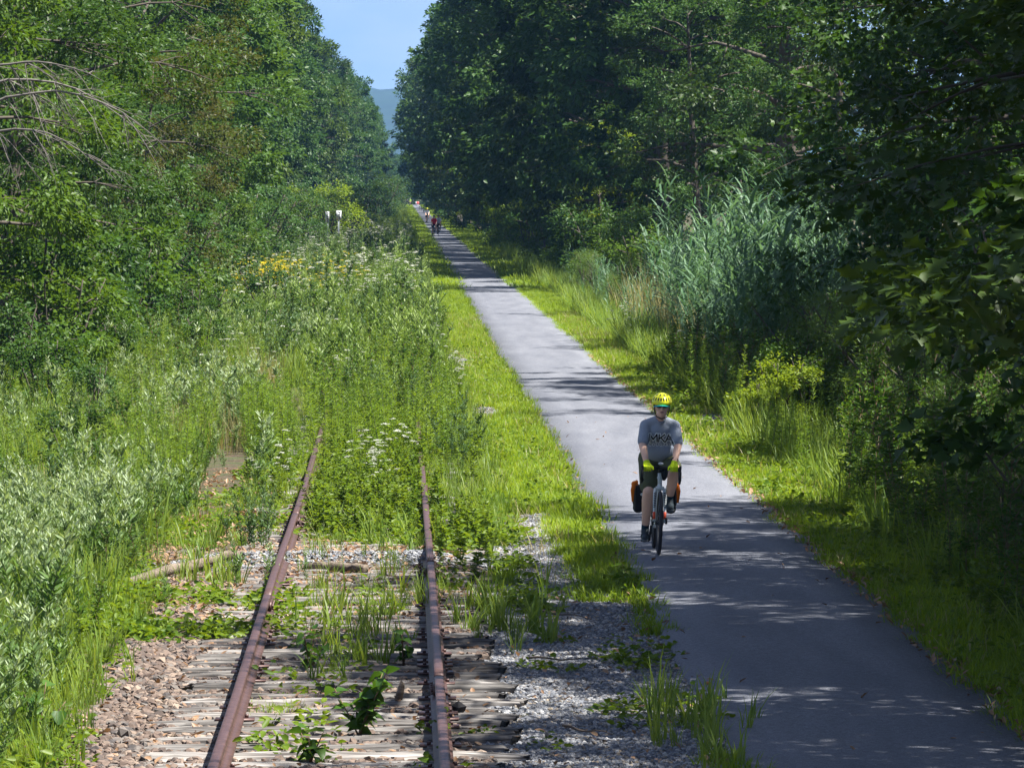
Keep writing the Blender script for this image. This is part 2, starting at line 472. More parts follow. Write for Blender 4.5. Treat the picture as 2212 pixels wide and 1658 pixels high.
# ------------------------------------------------------------------ disused railway track
def rust():
    m, t, b, o = newmat('rusty_steel')
    tc = t.nodes.new('ShaderNodeTexCoord'); n1 = t.nodes.new('ShaderNodeTexNoise')
    n1.inputs['Scale'].default_value = 14; n1.inputs['Detail'].default_value = 6
    t.links.new(tc.outputs['Object'], n1.inputs['Vector'])
    r = t.nodes.new('ShaderNodeValToRGB')
    r.color_ramp.elements[0].position = .3; r.color_ramp.elements[0].color = (.060, .030, .027, 1)
    r.color_ramp.elements[1].position = .7; r.color_ramp.elements[1].color = (.120, .066, .058, 1)
    t.links.new(n1.outputs['Fac'], r.inputs[0]); t.links.new(r.outputs[0], b.inputs['Base Color'])
    b.inputs['Roughness'].default_value = .48; b.inputs['Metallic'].default_value = .25
    bp = t.nodes.new('ShaderNodeBump'); bp.inputs['Strength'].default_value = .2; bp.inputs['Distance'].default_value = .004
    t.links.new(n1.outputs['Fac'], bp.inputs['Height']); t.links.new(bp.outputs[0], b.inputs['Normal'])
    return m

def old_wood(name, a, b2):
    m, t, b, o = newmat(name)
    tc = t.nodes.new('ShaderNodeTexCoord'); mpw = t.nodes.new('ShaderNodeMapping'); mpw.inputs['Scale'].default_value = (1.2, 26, 26)
    n1 = t.nodes.new('ShaderNodeTexNoise'); n1.inputs['Scale'].default_value = 1.6; n1.inputs['Detail'].default_value = 7
    oi = t.nodes.new('ShaderNodeObjectInfo')
    va = t.nodes.new('ShaderNodeVectorMath'); va.operation = 'ADD'
    sc = t.nodes.new('ShaderNodeVectorMath'); sc.operation = 'SCALE'; sc.inputs[0].default_value = (40, 40, 40)
    t.links.new(oi.outputs['Random'], sc.inputs['Scale'])
    t.links.new(tc.outputs['Object'], mpw.inputs['Vector']); t.links.new(mpw.outputs[0], va.inputs[0]); t.links.new(sc.outputs[0], va.inputs[1])
    t.links.new(va.outputs[0], n1.inputs['Vector'])
    r = t.nodes.new('ShaderNodeValToRGB')
    r.color_ramp.elements[0].position = .36; r.color_ramp.elements[0].color = (*a, 1)
    r.color_ramp.elements[1].position = .66; r.color_ramp.elements[1].color = (*b2, 1)
    t.links.new(n1.outputs['Fac'], r.inputs[0])
    mu = t.nodes.new('ShaderNodeMixRGB'); mu.blend_type = 'MULTIPLY'; mu.inputs[0].default_value = 1
    mr = t.nodes.new('ShaderNodeMapRange'); mr.inputs['To Min'].default_value = .55; mr.inputs['To Max'].default_value = 1.25
    t.links.new(oi.outputs['Random'], mr.inputs['Value'])
    t.links.new(r.outputs[0], mu.inputs[1]); t.links.new(mr.outputs[0], mu.inputs[2]); t.links.new(mu.outputs[0], b.inputs['Base Color'])
    b.inputs['Roughness'].default_value = .9
    bp = t.nodes.new('ShaderNodeBump'); bp.inputs['Strength'].default_value = .9; bp.inputs['Distance'].default_value = .012
    t.links.new(n1.outputs['Fac'], bp.inputs['Height']); t.links.new(bp.outputs[0], b.inputs['Normal'])
    return m

M['rust'] = rust()
M['sleeper'] = old_wood('weathered_sleeper', (.052, .044, .040), (.31, .29, .27))
M['log'] = old_wood('weathered_log', (.075, .055, .040), (.21, .165, .125))

def extrude_profile(prof, ys, zoff=None, xoff=None):
    prof = np.asarray(prof); n = len(prof); m_ = len(ys)
    V = np.zeros((m_, n, 3)); V[:, :, 0] = prof[None, :, 0]; V[:, :, 2] = prof[None, :, 1]; V[:, :, 1] = np.asarray(ys)[:, None]
    if zoff is not None: V[:, :, 2] += zoff[:, None]
    if xoff is not None: V[:, :, 0] += xoff[:, None]
    i, j = np.meshgrid(np.arange(m_ - 1), np.arange(n), indexing='ij'); j2 = (j + 1) % n
    q = np.stack([i * n + j, i * n + j2, (i + 1) * n + j2, (i + 1) * n + j], -1).reshape(-1, 4)
    T = np.concatenate([q[:, [0, 1, 2]], q[:, [0, 2, 3]]])
    c = len(V.reshape(-1, 3)); Vf = np.concatenate([V.reshape(-1, 3), V[0].mean(0)[None], V[-1].mean(0)[None]])
    js = np.arange(n); j2 = (js + 1) % n
    T = np.concatenate([T, np.stack([np.full(n, c), j2, js], 1), np.stack([np.full(n, c + 1), (m_ - 1) * n + js, (m_ - 1) * n + j2], 1)])
    return Vf, T

def boxes(*bs):
    """axis-aligned boxes (x0,x1,y0,y1,z0,z1) joined"""
    vs, ts = [], []
    base = np.array([[0, 0, 0], [1, 0, 0], [1, 1, 0], [0, 1, 0], [0, 0, 1], [1, 0, 1], [1, 1, 1], [0, 1, 1]], float)
    tr = np.array([[0, 2, 1], [0, 3, 2], [4, 5, 6], [4, 6, 7], [0, 1, 5], [0, 5, 4], [1, 2, 6], [1, 6, 5], [2, 3, 7], [2, 7, 6], [3, 0, 4], [3, 4, 7]])
    for k, (x0, x1, y0, y1, z0, z1) in enumerate(bs):
        vs.append(base * np.array([x1 - x0, y1 - y0, z1 - z0]) + np.array([x0, y0, z0])); ts.append(tr + 8 * k)
    return np.concatenate(vs), np.concatenate(ts)

track = empty('railway_track', (-.47, 34, 0))
tag(track, 'disused rusty railway track on grey wooden sleepers, overgrown with weeds', 'railway track')
RAIL = [(-.068, 0), (-.068, .012), (-.03, .024), (-.009, .034), (-.008, .110), (-.034, .122), (-.037, .130), (-.037, .150), (-.031, .158), (-.012, .161),
        (.012, .161), (.031, .158), (.037, .150), (.037, .130), (.034, .122), (.008, .110), (.009, .034), (.03, .024), (.068, .012), (.068, 0)]
RX = 0.752
RZ = 0.039
for sgn in (-1, 1):
    joints = [-6.0, (39.05 if sgn > 0 else 46.9) - 34, (39.05 if sgn > 0 else 46.9) - 34 + 11.9, 40.0, 90.0]
    parts = []
    for a, b_ in zip(joints[:-1], joints[1:]):
        ys = np.arange(a + .004, b_ - .003, .8); ys = np.append(ys, b_ - .004)
        wob = (fbm(ys * .13, ys * 0 + sgn * 4, 41) - .5)
        v, t_ = extrude_profile(RAIL, ys, wob * .035, (fbm(ys * .06, ys * 0 + sgn, 43) - .5) * .05)
        parts.append((v, t_, 0.5))
    v, t_, _ = cat_parts(parts)
    rail = link(bpy.data.objects.new('rail', mesh_np('rail', v, t_, M['rust'])), track)
    rail.location = (sgn * RX, 0, RZ)
    for jy in joints[1:3]:
        for s in (-1, 1):
            v, t_ = boxes((s * .012 if s > 0 else -.036, .036 if s > 0 else -.012, jy - .31, jy + .31, .040, .108),
                          *[((.036 if s > 0 else -.055), (.055 if s > 0 else -.036), jy + d - .016, jy + d + .016, .060, .090) for d in (-.23, -.08, .08, .23)])
            fp = link(bpy.data.objects.new('joint_bar', mesh_np('joint_bar', v, t_, M['rust'])), rail)

def sleeper_mesh(seed):
    r = np.random.default_rng(seed)
    nx_, m_ = 14, 11
    xs = np.linspace(-1.28, 1.28, nx_); xs[0] += r.normal(0, .05); xs[-1] += r.normal(0, .05)
    yy = np.linspace(-.10, .10, m_)
    gro = r.random(m_) ** 2 * .022; gro[0] += .012; gro[-1] += .012
    top = np.zeros((nx_, m_, 3))
    for a in range(nx_):
        e = .02 if a in (0, nx_ - 1) else 0
        top[a, :, 0] = xs[a] + (r.normal(0, .035, m_) if e else 0)
        top[a, :, 1] = yy + r.normal(0, .003, m_)
        top[a, :, 2] = -gro * (1 + .5 * r.normal(size=m_)) - e * r.random(m_) + .006 * math.sin(a * 1.3 + seed)
    low = top[:, [0, -1], :].copy(); low[:, :, 2] = -.16
    ring = np.concatenate([low[:, :1], top, low[:, 1:]], 1)
    n = ring.shape[1]
    V = ring.reshape(-1, 3)
    i, j = np.meshgrid(np.arange(nx_ - 1), np.arange(n - 1), indexing='ij')
    q = np.stack([i * n + j, (i + 1) * n + j, (i + 1) * n + j + 1, i * n + j + 1], -1).reshape(-1, 4)
    T = np.concatenate([q[:, [0, 1, 2]], q[:, [0, 2, 3]]])
    for e in (0, nx_ - 1):
        c = e * n; f = [[c, c + k + 1, c + k] if e == 0 else [c, c + k, c + k + 1] for k in range(1, n - 1)]
        T = np.concatenate([T, np.array(f)])
    return mesh_np('sleeper', V, T[:, ::-1], M['sleeper'])

SLP = [sleeper_mesh(s) for s in range(6)]
pv, pt = boxes((-.145, .145, -.080, .080, .000, .011),
               (-.100, -.070, -.062, -.036, .012, .034), (.070, .100, .036, .062, .012, .036))
PLATE = mesh_np('tie_plate', pv, pt, M['rust'])
ysl = 33.2
k = 0
sleeper_ys = []
while ysl < 84:
    o = link(bpy.data.objects.new('sleeper', SLP[int(rng.integers(6))]), track)
    o.location = (rng.normal(0, .05), ysl - 34, .024 + rng.normal(0, .008))
    o.rotation_euler = (rng.normal(0, .02), rng.normal(0, .004), rng.normal(0, .012) + (math.pi if k % 2 else 0))
    fl = -1 if k % 2 else 1
    for s in (-1, 1):
        if rng.random() < .35: continue
        p = link(bpy.data.objects.new('tie_plate', PLATE), o)
        p.location = (fl * s * RX - fl * o.location.x, 0, .003)
    sleeper_ys.append(ysl)
    ysl += .515 + rng.normal(0, .03)
    k += 1
# one old sleeper end lies proud of the ballast: a split block beside the left rail
# ------------------------------------------------------------------ stones, logs
def stone(seed, flat=.65):
    bm = bmesh.new(); bmesh.ops.create_icosphere(bm, subdivisions=1, radius=.5)
    r = np.random.default_rng(seed)
    pl = [(unit(r.normal(size=3)), r.uniform(.26, .42)) for _ in range(7)]
    for v in bm.verts:
        p = np.array(v.co) * (1 + r.normal(0, .07))
        for nrm, d in pl:
            e = p @ nrm - d
            if e > 0: p = p - nrm * e
        p[2] *= flat
        v.co = p
    me = bpy.data.meshes.new('stone'); bm.to_mesh(me); bm.free()
    return me

def stonemat(name, stops):
    m, t, b, o = newmat(name)
    oi = t.nodes.new('ShaderNodeObjectInfo'); r = t.nodes.new('ShaderNodeValToRGB'); r.color_ramp.interpolation = 'CONSTANT'
    e = r.color_ramp.elements
    while len(e) < len(stops): e.new(.5)
    for k, (p, c) in enumerate(stops):
        e[k].position = p; e[k].color = (*c, 1)
    tc = t.nodes.new('ShaderNodeTexCoord'); nz = t.nodes.new('ShaderNodeTexNoise'); nz.inputs['Scale'].default_value = 5; nz.inputs['Detail'].default_value = 5
    t.links.new(tc.outputs['Object'], nz.inputs['Vector'])
    mr = t.nodes.new('ShaderNodeMapRange'); mr.inputs['To Min'].default_value = .6; mr.inputs['To Max'].default_value = 1.4
    t.links.new(nz.outputs['Fac'], mr.inputs['Value'])
    mu = t.nodes.new('ShaderNodeMixRGB'); mu.blend_type = 'MULTIPLY'; mu.inputs[0].default_value = 1
    t.links.new(oi.outputs['Random'], r.inputs[0]); t.links.new(r.outputs[0], mu.inputs[1]); t.links.new(mr.outputs[0], mu.inputs[2])
    t.links.new(mu.outputs[0], b.inputs['Base Color']); b.inputs['Roughness'].default_value = .85
    return m

M['gravel'] = stonemat('grey_gravel', [(0, (.13, .136, .152)), (.18, (.22, .226, .245)), (.38, (.16, .17, .195)), (.55, (.30, .30, .305)), (.68, (.20, .17, .14)), (.76, (.37, .365, .36)), (.86, (.095, .10, .115)), (.95, (.30, .245, .18))])
M['ballast'] = stonemat('brown_ballast', [(0, (.115, .080, .062)), (.25, (.16, .115, .09)), (.45, (.085, .064, .054)), (.62, (.20, .15, .115)), (.76, (.145, .125, .11)), (.88, (.065, .056, .053)), (.95, (.28, .21, .16))])
def stones(seed0, mat):
    r = []
    for s in range(7):
        me = stone(seed0 + s, .55 + .06 * s); me.materials.append(mat); r.append(me)
    return r
G_ST, B_ST = stones(100, M['gravel']), stones(200, M['ballast'])

def spread(x0, x1, y0, y1, dens):
    n = int((x1 - x0) * (y1 - y0) * dens)
    return rng.uniform(x0, x1, n), rng.uniform(y0, y1, n)

def gravel_mask(x, y):
    n = fbm(x * 1.3, y * .35, 51) - .5
    n2 = fbm(x * 2.5, y * .8, 52) - .5
    a = (x > .62 + n * 1.1 + .35 * np.clip((y - 46) / 6, 0, 1)) & (x < 2.36 + n2 * .1 - .55 * np.clip((y - 47) / 5, 0, 1)) & (y < 62.5 + 3 * n)
    ridge = (np.abs(y - 53.6 - .12 * x) < .75 + n2) & (x > -2.9 + n) & (x < 1.6)
    p1 = (((x - 1.32) / .27) ** 2 + ((y - 118) / 9) ** 2) < 1 + n
    p2 = (((x - 5.55) / .45) ** 2 + ((y - 87.5) / 2.6) ** 2) < 1 + n
    p3 = (((x + 1.55) / .35) ** 2 + ((y - 84) / 5) ** 2) < 1 + n
    p4 = (((x - 1.5) / .3) ** 2 + ((y - 90) / 2.5) ** 2) < 1 + n
    return a | ridge | p1 | p2 | p3 | p4

def ballast_mask(x, y):
    n = fbm(x * 1.3, y * .4, 61) - .5
    return (x > -2.45 + n * .8) & (x < .75 + n * .9) & (y < 56 + 5 * n) & ~(gravel_mask(x, y))

def put_stones(name, protos, x, y, smin, smax, label, cat, dz=0.0):
    s = smin + (smax - smin) * rng.random(len(x)) ** 1.8
    z = ground_z(x, y) + s * .10 + dz
    Rt = rng.uniform(-.45, .45, (len(x), 3)); Rt[:, 2] = rng.uniform(0, 6.28, len(x))
    Sc = s[:, None] * rng.uniform(.75, 1.3, (len(x), 3))
    return scatter(name, protos, np.stack([x, y, z], 1), Rt, Sc, label=label, cat=cat)

xs, ys = [], []
for (a, b_, c, d, e) in ((.2, 2.45, 33.5, 50, 1500), (.2, 2.45, 50, 66, 1000), (-3.3, 1.7, 51.5, 56, 1300), (.9, 1.75, 106, 130, 500), (4.9, 6.2, 84, 91, 550), (-2, -1.1, 78, 90, 450), (1.1, 1.9, 86, 94, 450)):
    x, y = spread(a, b_, c, d, e); m_ = gravel_mask(x, y) & inview(x, y, .1); xs.append(x[m_]); ys.append(y[m_])
x, y = np.concatenate(xs), np.concatenate(ys)
put_stones('gravel', G_ST, x, y, .022, .058, 'loose grey crushed stone spread between the rails and the path', 'gravel', .0)
x, y = spread(-3, 1.2, 33.3, 60, 560); m_ = ballast_mask(x, y) & inview(x, y, .1); x, y = x[m_], y[m_]
near_tie = np.abs(y[:, None] - np.array(sleeper_ys)[None, :]).min(1) < .085
keep = ~(near_tie & (np.abs(x + .47) < 1.25) & (rng.random(len(x)) < .80))
put_stones('ballast', B_ST, x[keep], y[keep], .035, .105, 'brown rusty ballast stones around the sleepers', 'ballast stones', .016)

def lumpy_log(name, p0, p1, r0, r1, label, cat='log', mat='log', bend=.05, seed=1):
    r = np.random.default_rng(seed)
    p0, p1 = np.array(p0, float), np.array(p1, float)
    t_ = np.linspace(0, 1, 14)
    pts = p0 + (p1 - p0) * t_[:, None]; pts[:, 2] += bend * np.sin(t_ * 3.1) + r.normal(0, .008, 14); pts[:, 0] += r.normal(0, .01, 14)
    v, tr = tube(pts - p0, (r0 + (r1 - r0) * t_) * (1 + r.normal(0, .08, 14)), 9)
    v += r.normal(0, .006, v.shape)
    o = link(bpy.data.objects.new(name, mesh_np(name, v, tr, M[mat]))); o.location = p0
    return tag(o, label, cat)

lumpy_log('log', (-2.95, 50.2, -.02), (-1.32, 54.2, .10), .058, .042, 'long weathered log lying against the grey gravel ridge', seed=3)
lumpy_log('log', (-.95, 52.5, .02), (-.35, 52.0, .05), .07, .045, 'short dark log end lying between the rails on the gravel', seed=4, bend=.02)
def rock(loc, s, label, mat, seed):
    me = stone(seed, .8); me.materials.append(M[mat])
    o = link(bpy.data.objects.new('rock', me)); o.location = loc; o.scale = (s, s * .8, s * .95); o.rotation_euler = (.3, .1, seed)
    return tag(o, label, 'rock')
M['blackrock'] = plain('dark_rock', (.035, .034, .036), .9, vary=.4, scale=8)
rock((.44, 38.1, .05), .15, 'black angular rock beside the rusty rail joint', 'blackrock', 12)
rock((-2.0, 36.7, .02), .16, 'rounded dark brown rock beside the sleeper ends', 'ballast', 14)
v, t_ = boxes((-.03, .03, -.02, .02, 0, .2)); v[4:, 0] += np.array([.02, 0, .01, .03]); v[4:, 2] -= np.array([0, .06, .03, 0])
wp = link(bpy.data.objects.new('wood_splinter', mesh_np('wood_splinter', v, t_, M['log']))); wp.location = (-.03, 39.0, -.02); wp.rotation_euler = (.1, .15, .4)
tag(wp, 'short dark wooden splinter standing up between the rails', 'wood stake')
M['twig'] = plain('twig', (.10, .075, .055), .9)
for n_, (x0, y0, x1, y1, lb) in enumerate(((1.05, 42.3, 1.62, 42.2, 'thin dark twig lying across the grey gravel near grass tufts'), (1.18, 36.9, 1.52, 36.4, 'short brown twig on the pale sunlit gravel'), (1.3, 47.0, 1.75, 46.2, 'crooked twig on gravel beside the path edge weeds'))):
    tt = np.linspace(0, 1, 7); pts = np.stack([(x1 - x0) * tt, (y1 - y0) * tt, .035 + .012 * np.sin(tt * 9 + n_)], 1)
    v, tr = tube(pts, .009 * (1.3 - tt), 5)
    o = link(bpy.data.objects.new('twig', mesh_np('twig', v, tr, M['twig']))); o.location = (x0, y0, 0)
    tag(o, lb, 'twig')
# fallen leaves
lp, ld = np.zeros((3, 3)), np.array([[1, 0, .1], [0, 1, .0], [.5, .5, .2]])
LIT = []
for s in range(3):
    v, tr, t_ = leaves(np.zeros((1, 3)), np.array([[1, 0, .15 * s]]), 1.0, .55, LEAF6, N=np.array([[0, .2, 1.0]]), fold=.35, droop=-.25)
    v[:, 0] -= .5
    LIT.append(mesh_np('dead_leaf', v, tr, M['litter'], np.full(len(v), .5)))
xs, ys = [], []
for (a, b_, c, d, e) in ((-3, .7, 46.5, 62, 75), (-2.5, .7, 33.5, 46.5, 14), (-2.8, -1.2, 60, 72, 40), (.4, 2.3, 34, 50, 6), (2.2, 2.5, 34, 80, 6), (4.4, 4.75, 34, 120, 60), (2.4, 4.6, 34, 90, .5)):
    x, y = spread(a, b_, c, d, e); xs.append(x); ys.append(y)
x, y = np.concatenate(xs), np.concatenate(ys); m_ = inview(x, y, .1); x, y = x[m_], y[m_]
z = np.where((x > 2.36) & (x < 4.6), .018, ground_z(x, y) + .04)
Rt = rng.uniform(-.4, .4, (len(x), 3)); Rt[:, 2] = rng.uniform(0, 6.28, len(x))
s = rng.uniform(.03, .085, len(x)); Sc = np.repeat(s[:, None], 3, 1)
scatter('leaf_litter', LIT, np.stack([x, y, z], 1), Rt, Sc, label='dry brown fallen leaves and chips scattered on the ground', cat='fallen leaves')
# ------------------------------------------------------------------ plants: small meshes
def grass_tuft(n, h, spread_r, wid, mat, lean=.35, curl=.8, dry=0):
    r = spread_r * np.sqrt(rng.random(n)); a = rng.uniform(0, 6.28, n)
    P = np.stack([r * np.cos(a), r * np.sin(a), np.full(n, -.02)], 1)
    az = a + rng.normal(0, .9, n)
    H = h * rng.uniform(.45, 1.1, n)
    v, t, c = blades(P, az, H, np.abs(rng.normal(0, lean, n)), wid * rng.uniform(.6, 1.2, n), curl)
    me = mesh_np('grass_tuft', v, t, M[mat], c)
    return me

def stalk_plant(name, h, nleaf, ll, lw, mat, stemmat='stem', up=.9, outline=LANCE, top_tint=None, branches=0, bare=.15, sway=.08, lens=None, droop=0.0, bl=.35):
    """an upright stalk set with leaves, with side shoots on request"""
    t_ = np.linspace(0, 1, 6)
    bend = rng.normal(0, sway, 2)
    stem = np.stack([bend[0] * t_ ** 2 * h, bend[1] * t_ ** 2 * h, t_ * h - .03], 1)
    stems = [(stem, 1.0)]
    for b_ in range(branches):
        f = rng.uniform(.25, .85); i0 = f * 5; p = stem[int(i0)] * (1 - i0 % 1) + stem[min(5, int(i0) + 1)] * (i0 % 1)
        a = rng.uniform(0, 6.28); L = h * bl * (1.15 - f)
        d = np.array([math.cos(a) * .6, math.sin(a) * .6, 1.0])
        tb = np.linspace(0, 1, 4)[:, None]
        stems.append((p + d * L * tb * np.array([1.0, 1.0, 1.0]) - np.array([0, 0, 0]), L / h))
    tot = sum(w_ for _, w_ in stems)
    Ps, Ds, Ls, Tn, parts = [], [], [], [], []
    for st, w_ in stems:
        n = max(5, int(nleaf * w_ / tot)); f = np.sort(rng.uniform(bare if w_ == 1.0 else .1, 1.0, n)); k = f * (len(st) - 1); i0 = np.minimum(k.astype(int), len(st) - 2)
        P = st[i0] * (1 - (k - i0))[:, None] + st[i0 + 1] * (k - i0)[:, None]
        az = np.arange(n) * 2.4 + rng.normal(0, .4, n)
        rise = up * (.55 + .8 * f) + rng.normal(0, .15, n)
        Ps.append(P); Ds.append(np.stack([np.cos(az), np.sin(az), rise], 1)); Ls.append(ll * (1.15 - .55 * f) * rng.uniform(.7, 1.2, n))
        if top_tint is not None:
            zz = P[:, 2] / h
            Tn.append(np.clip((zz - top_tint) / (1 - top_tint), 0, 1) * .95 * rng.uniform(.55, 1.1, n) + rng.uniform(0, .22, n))
        v, tr = tube(st, np.linspace(.006, .0018, len(st)) * (h ** .5) * (1 if w_ == 1 else .7), 4, cap=False)
        parts.append((v, tr, .3))
    P, D, L = np.concatenate(Ps), np.concatenate(Ds), np.concatenate(Ls)
    tn = np.concatenate(Tn) if Tn else None
    v, tr, c = leaves(P, D, L, L * (lw / ll), outline, tint=tn, droop=droop)
    nleaf_f = len(tr)
    V, T, Cc = cat_parts([(v, tr, c)] + parts)
    me = mesh_np(name, V, T, [M[mat], M[stemmat]], Cc)
    mi = np.zeros(len(T), np.int32); mi[nleaf_f:] = 1
    me.polygons.foreach_set('material_index', mi)
    return me

def umbel_plant(h=.8):
    parts, n1 = [], 0
    heads = [(np.array([0, 0, h]), .055)] + [(np.array([rng.normal(0, .12), rng.normal(0, .12), h * rng.uniform(.75, .95)]), rng.uniform(.03, .05)) for _ in range(int(rng.integers(1, 4)))]
    fl = []
    for c, r in heads:
        n = 34; rr = r * np.sqrt(rng.random(n)); a = rng.uniform(0, 6.28, n)
        P = c + np.stack([rr * np.cos(a), rr * np.sin(a), .25 * (r - rr) + rng.normal(0, .003, n)], 1)
        az = rng.uniform(0, 6.28, n)
        fl.append(leaves(P, np.stack([np.cos(az), np.sin(az), .2 * rng.normal(size=n)], 1), .020, .020, LEAF4, N=np.tile([0, 0, 1.0], (n, 1)) + rng.normal(0, .2, (n, 3))))
    V1, T1, C1 = cat_parts(fl)
    st = []
    for c, r in heads:
        base = np.array([0, 0, 0.0]) if c is heads[0][0] else np.array([0, 0, h * .45])
        tt = np.linspace(0, 1, 4)[:, None]
        v, tr = tube(base + (c - base) * tt, .0035, 4, cap=False); st.append((v, tr, .4))
    n = 22; f = rng.random(n) * .6
    P = np.stack([np.zeros(n), np.zeros(n), f * h], 1); az = rng.uniform(0, 6.28, n)
    lv = leaves(P, np.stack([np.cos(az), np.sin(az), .7 + 0 * az], 1), rng.uniform(.06, .14, n), .022, LANCE)
    V2, T2, C2 = cat_parts(st + [lv])
    V, T, Cc = cat_parts([(V1, T1, C1), (V2, T2, C2)])
    me = mesh_np('umbel_plant', V, T, [M['white'], M['weed']], Cc)
    mi = np.zeros(len(T), np.int32); mi[len(T1):] = 1; me.polygons.foreach_set('material_index', mi)
    return me

def daisy_plant(h=.8):
    fl, st = [], []
    for _ in range(9):
        c = np.array([rng.normal(0, .16), rng.normal(0, .16), h * rng.uniform(.7, 1.05)]); n = 8; az = np.arange(n) * 6.283 / n
        fl.append(leaves(np.tile(c, (n, 1)), np.stack([np.cos(az), np.sin(az), .15 + 0 * az], 1), .055, .030, LEAF4, N=np.tile([0, -.3, 1.0], (n, 1))))
        v, tr = tube(np.array([[c[0] * .4, c[1] * .4, 0], [c[0] * .7, c[1] * .7, c[2] * .6], c]), .004, 3, cap=False); st.append((v, tr, .3))
    n = 50; P = np.stack([rng.normal(0, .13, n), rng.normal(0, .13, n), rng.random(n) * h * .75], 1); az = rng.uniform(0, 6.28, n)
    st.append(leaves(P, np.stack([np.cos(az), np.sin(az), .8 + 0 * az], 1), rng.uniform(.07, .15, n), .035, LANCE))
    V1, T1, C1 = cat_parts(fl); V2, T2, C2 = cat_parts(st); V, T, Cc = cat_parts([(V1, T1, C1), (V2, T2, C2)])
    me = mesh_np('yellow_flower_plant', V, T, [M['yellow'], M['weed']], Cc)
    mi = np.zeros(len(T), np.int32); mi[len(T1):] = 1; me.polygons.foreach_set('material_index', mi)
    return me

def ground_weed(h, r, n, ll, mat, outline=LEAF6):
    rr = r * np.sqrt(rng.random(n)); a = rng.uniform(0, 6.28, n)
    P = np.stack([rr * np.cos(a), rr * np.sin(a), h * rng.random(n) * (1.1 - rr / r)], 1)
    az = a + rng.normal(0, 1, n)
    v, t, c = leaves(P, np.stack([np.cos(az), np.sin(az), rng.uniform(-.1, .8, n)], 1), ll * rng.uniform(.6, 1.2, n), ll * .5, outline, droop=.2)
    return mesh_np('weed', v, t, M[mat], c)

def reed_mesh(h):
    t_ = np.linspace(0, 1, 8); a = rng.uniform(2.2, 4.1); bend = rng.uniform(.05, .32)
    st = np.stack([math.cos(a) * bend * h * t_ ** 2.2, math.sin(a) * bend * h * t_ ** 2.2, t_ * h], 1)
    v, tr = tube(st, np.linspace(.008, .003, 8), 5, cap=False)
    n = 20; f = np.linspace(.18, .99, n); k = f * 7; i0 = np.minimum(k.astype(int), 6)
    P = st[i0] * (1 - (k - i0))[:, None] + st[i0 + 1] * (k - i0)[:, None]
    az = np.arange(n) * math.pi * .93 + rng.normal(0, .5, n)
    bl = blades(P, az, rng.uniform(.45, .85, n) * (1.1 - .35 * f), rng.uniform(.45, 1.15, n), rng.uniform(.036, .056, n), 1.1, segs=4)
    V, T, Cc = cat_parts([bl, (v, tr, .6)])
    return mesh_np('reed', V, T, M['reed'], Cc)

TUFT_S = [grass_tuft(22, .16, .13, .0105, 'grass', .6, 1.0) for _ in range(5)]
TUFT_M = [grass_tuft(26, .48, .14, .011, 'tallgrass', .25, .8) for _ in range(4)]
TUFT_W = [grass_tuft(11, .62, .07, .022, 'tallgrass', .22, .9) for _ in range(4)]
TUFT_D = [grass_tuft(22, .75, .14, .008, 'straw', .2, .4) for _ in range(2)]
MUG = [stalk_plant('mugwort_plant', rng.uniform(.9, 1.3), 130, .115, .030, 'mugwort', top_tint=.58, branches=6, up=1.0) for _ in range(7)]
MUGD = [stalk_plant('mugwort_plant', rng.uniform(.9, 1.2), 150, .09, .024, 'mugdark', top_tint=.3, branches=6, up=.9) for _ in range(4)]
MUGF = [stalk_plant('mugwort_far', rng.uniform(.7, 1.25), 70, .13, .034, 'mugfar', top_tint=.3, branches=3, up=1.0, outline=LEAF4) for _ in range(4)]
GOLD = [stalk_plant('goldenrod_plant', rng.uniform(.95, 1.35), 120, .11, .016, 'goldenrod', up=.55, bare=.05, droop=.15) for _ in range(5)]
WEED = [ground_weed(.16, .16, 34, .075, 'weed') for _ in range(4)]
WEEDT = [stalk_plant('weed_stalk', rng.uniform(.45, .7), 70, .085, .040, 'weed', branches=4, up=.45, outline=LEAF6, droop=.2) for _ in range(4)]
WEEDG = [stalk_plant('weed_stalk', rng.uniform(.7, 1.0), 110, .085, .030, 'ash', branches=6, up=.5, outline=LEAF6, droop=.15, stemmat='redstem') for _ in range(4)]
UMB = [umbel_plant(rng.uniform(.65, .95)) for _ in range(5)]
DAISY = [daisy_plant(rng.uniform(.6, .85)) for _ in range(3)]
REED = [reed_mesh(h) for h in (2.5, 2.8, 3.1, 3.4, 3.0, 2.6)]

def rotz(n, tilt=.1):
    Rt = rng.normal(0, tilt, (n, 3)); Rt[:, 2] = rng.uniform(0, 6.28, n)
    return Rt

def lay(name, protos, x, y, smin, smax, label, cat, tilt=.1, zs=1.0, h=.6, clump=None):
    m_ = inview(x, y, h); x, y = x[m_], y[m_]
    s = rng.uniform(smin, smax, len(x))
    if clump is not None:
        s *= np.clip(.30 + 1.45 * (fbm(x * .9, y * .26, clump) - .12), .42, 1.35)
    z = ground_z(x, y) + .005
    return scatter(name, protos, np.stack([x, y, z], 1), rotz(len(x), tilt), np.stack([s, s, s * zs * rng.uniform(.8, 1.2, len(x))], 1), label=label, cat=cat)

def gather(*areas):
    xs, ys = [], []
    for a in areas:
        x, y = spread(*a); xs.append(x); ys.append(y)
    return np.concatenate(xs), np.concatenate(ys)

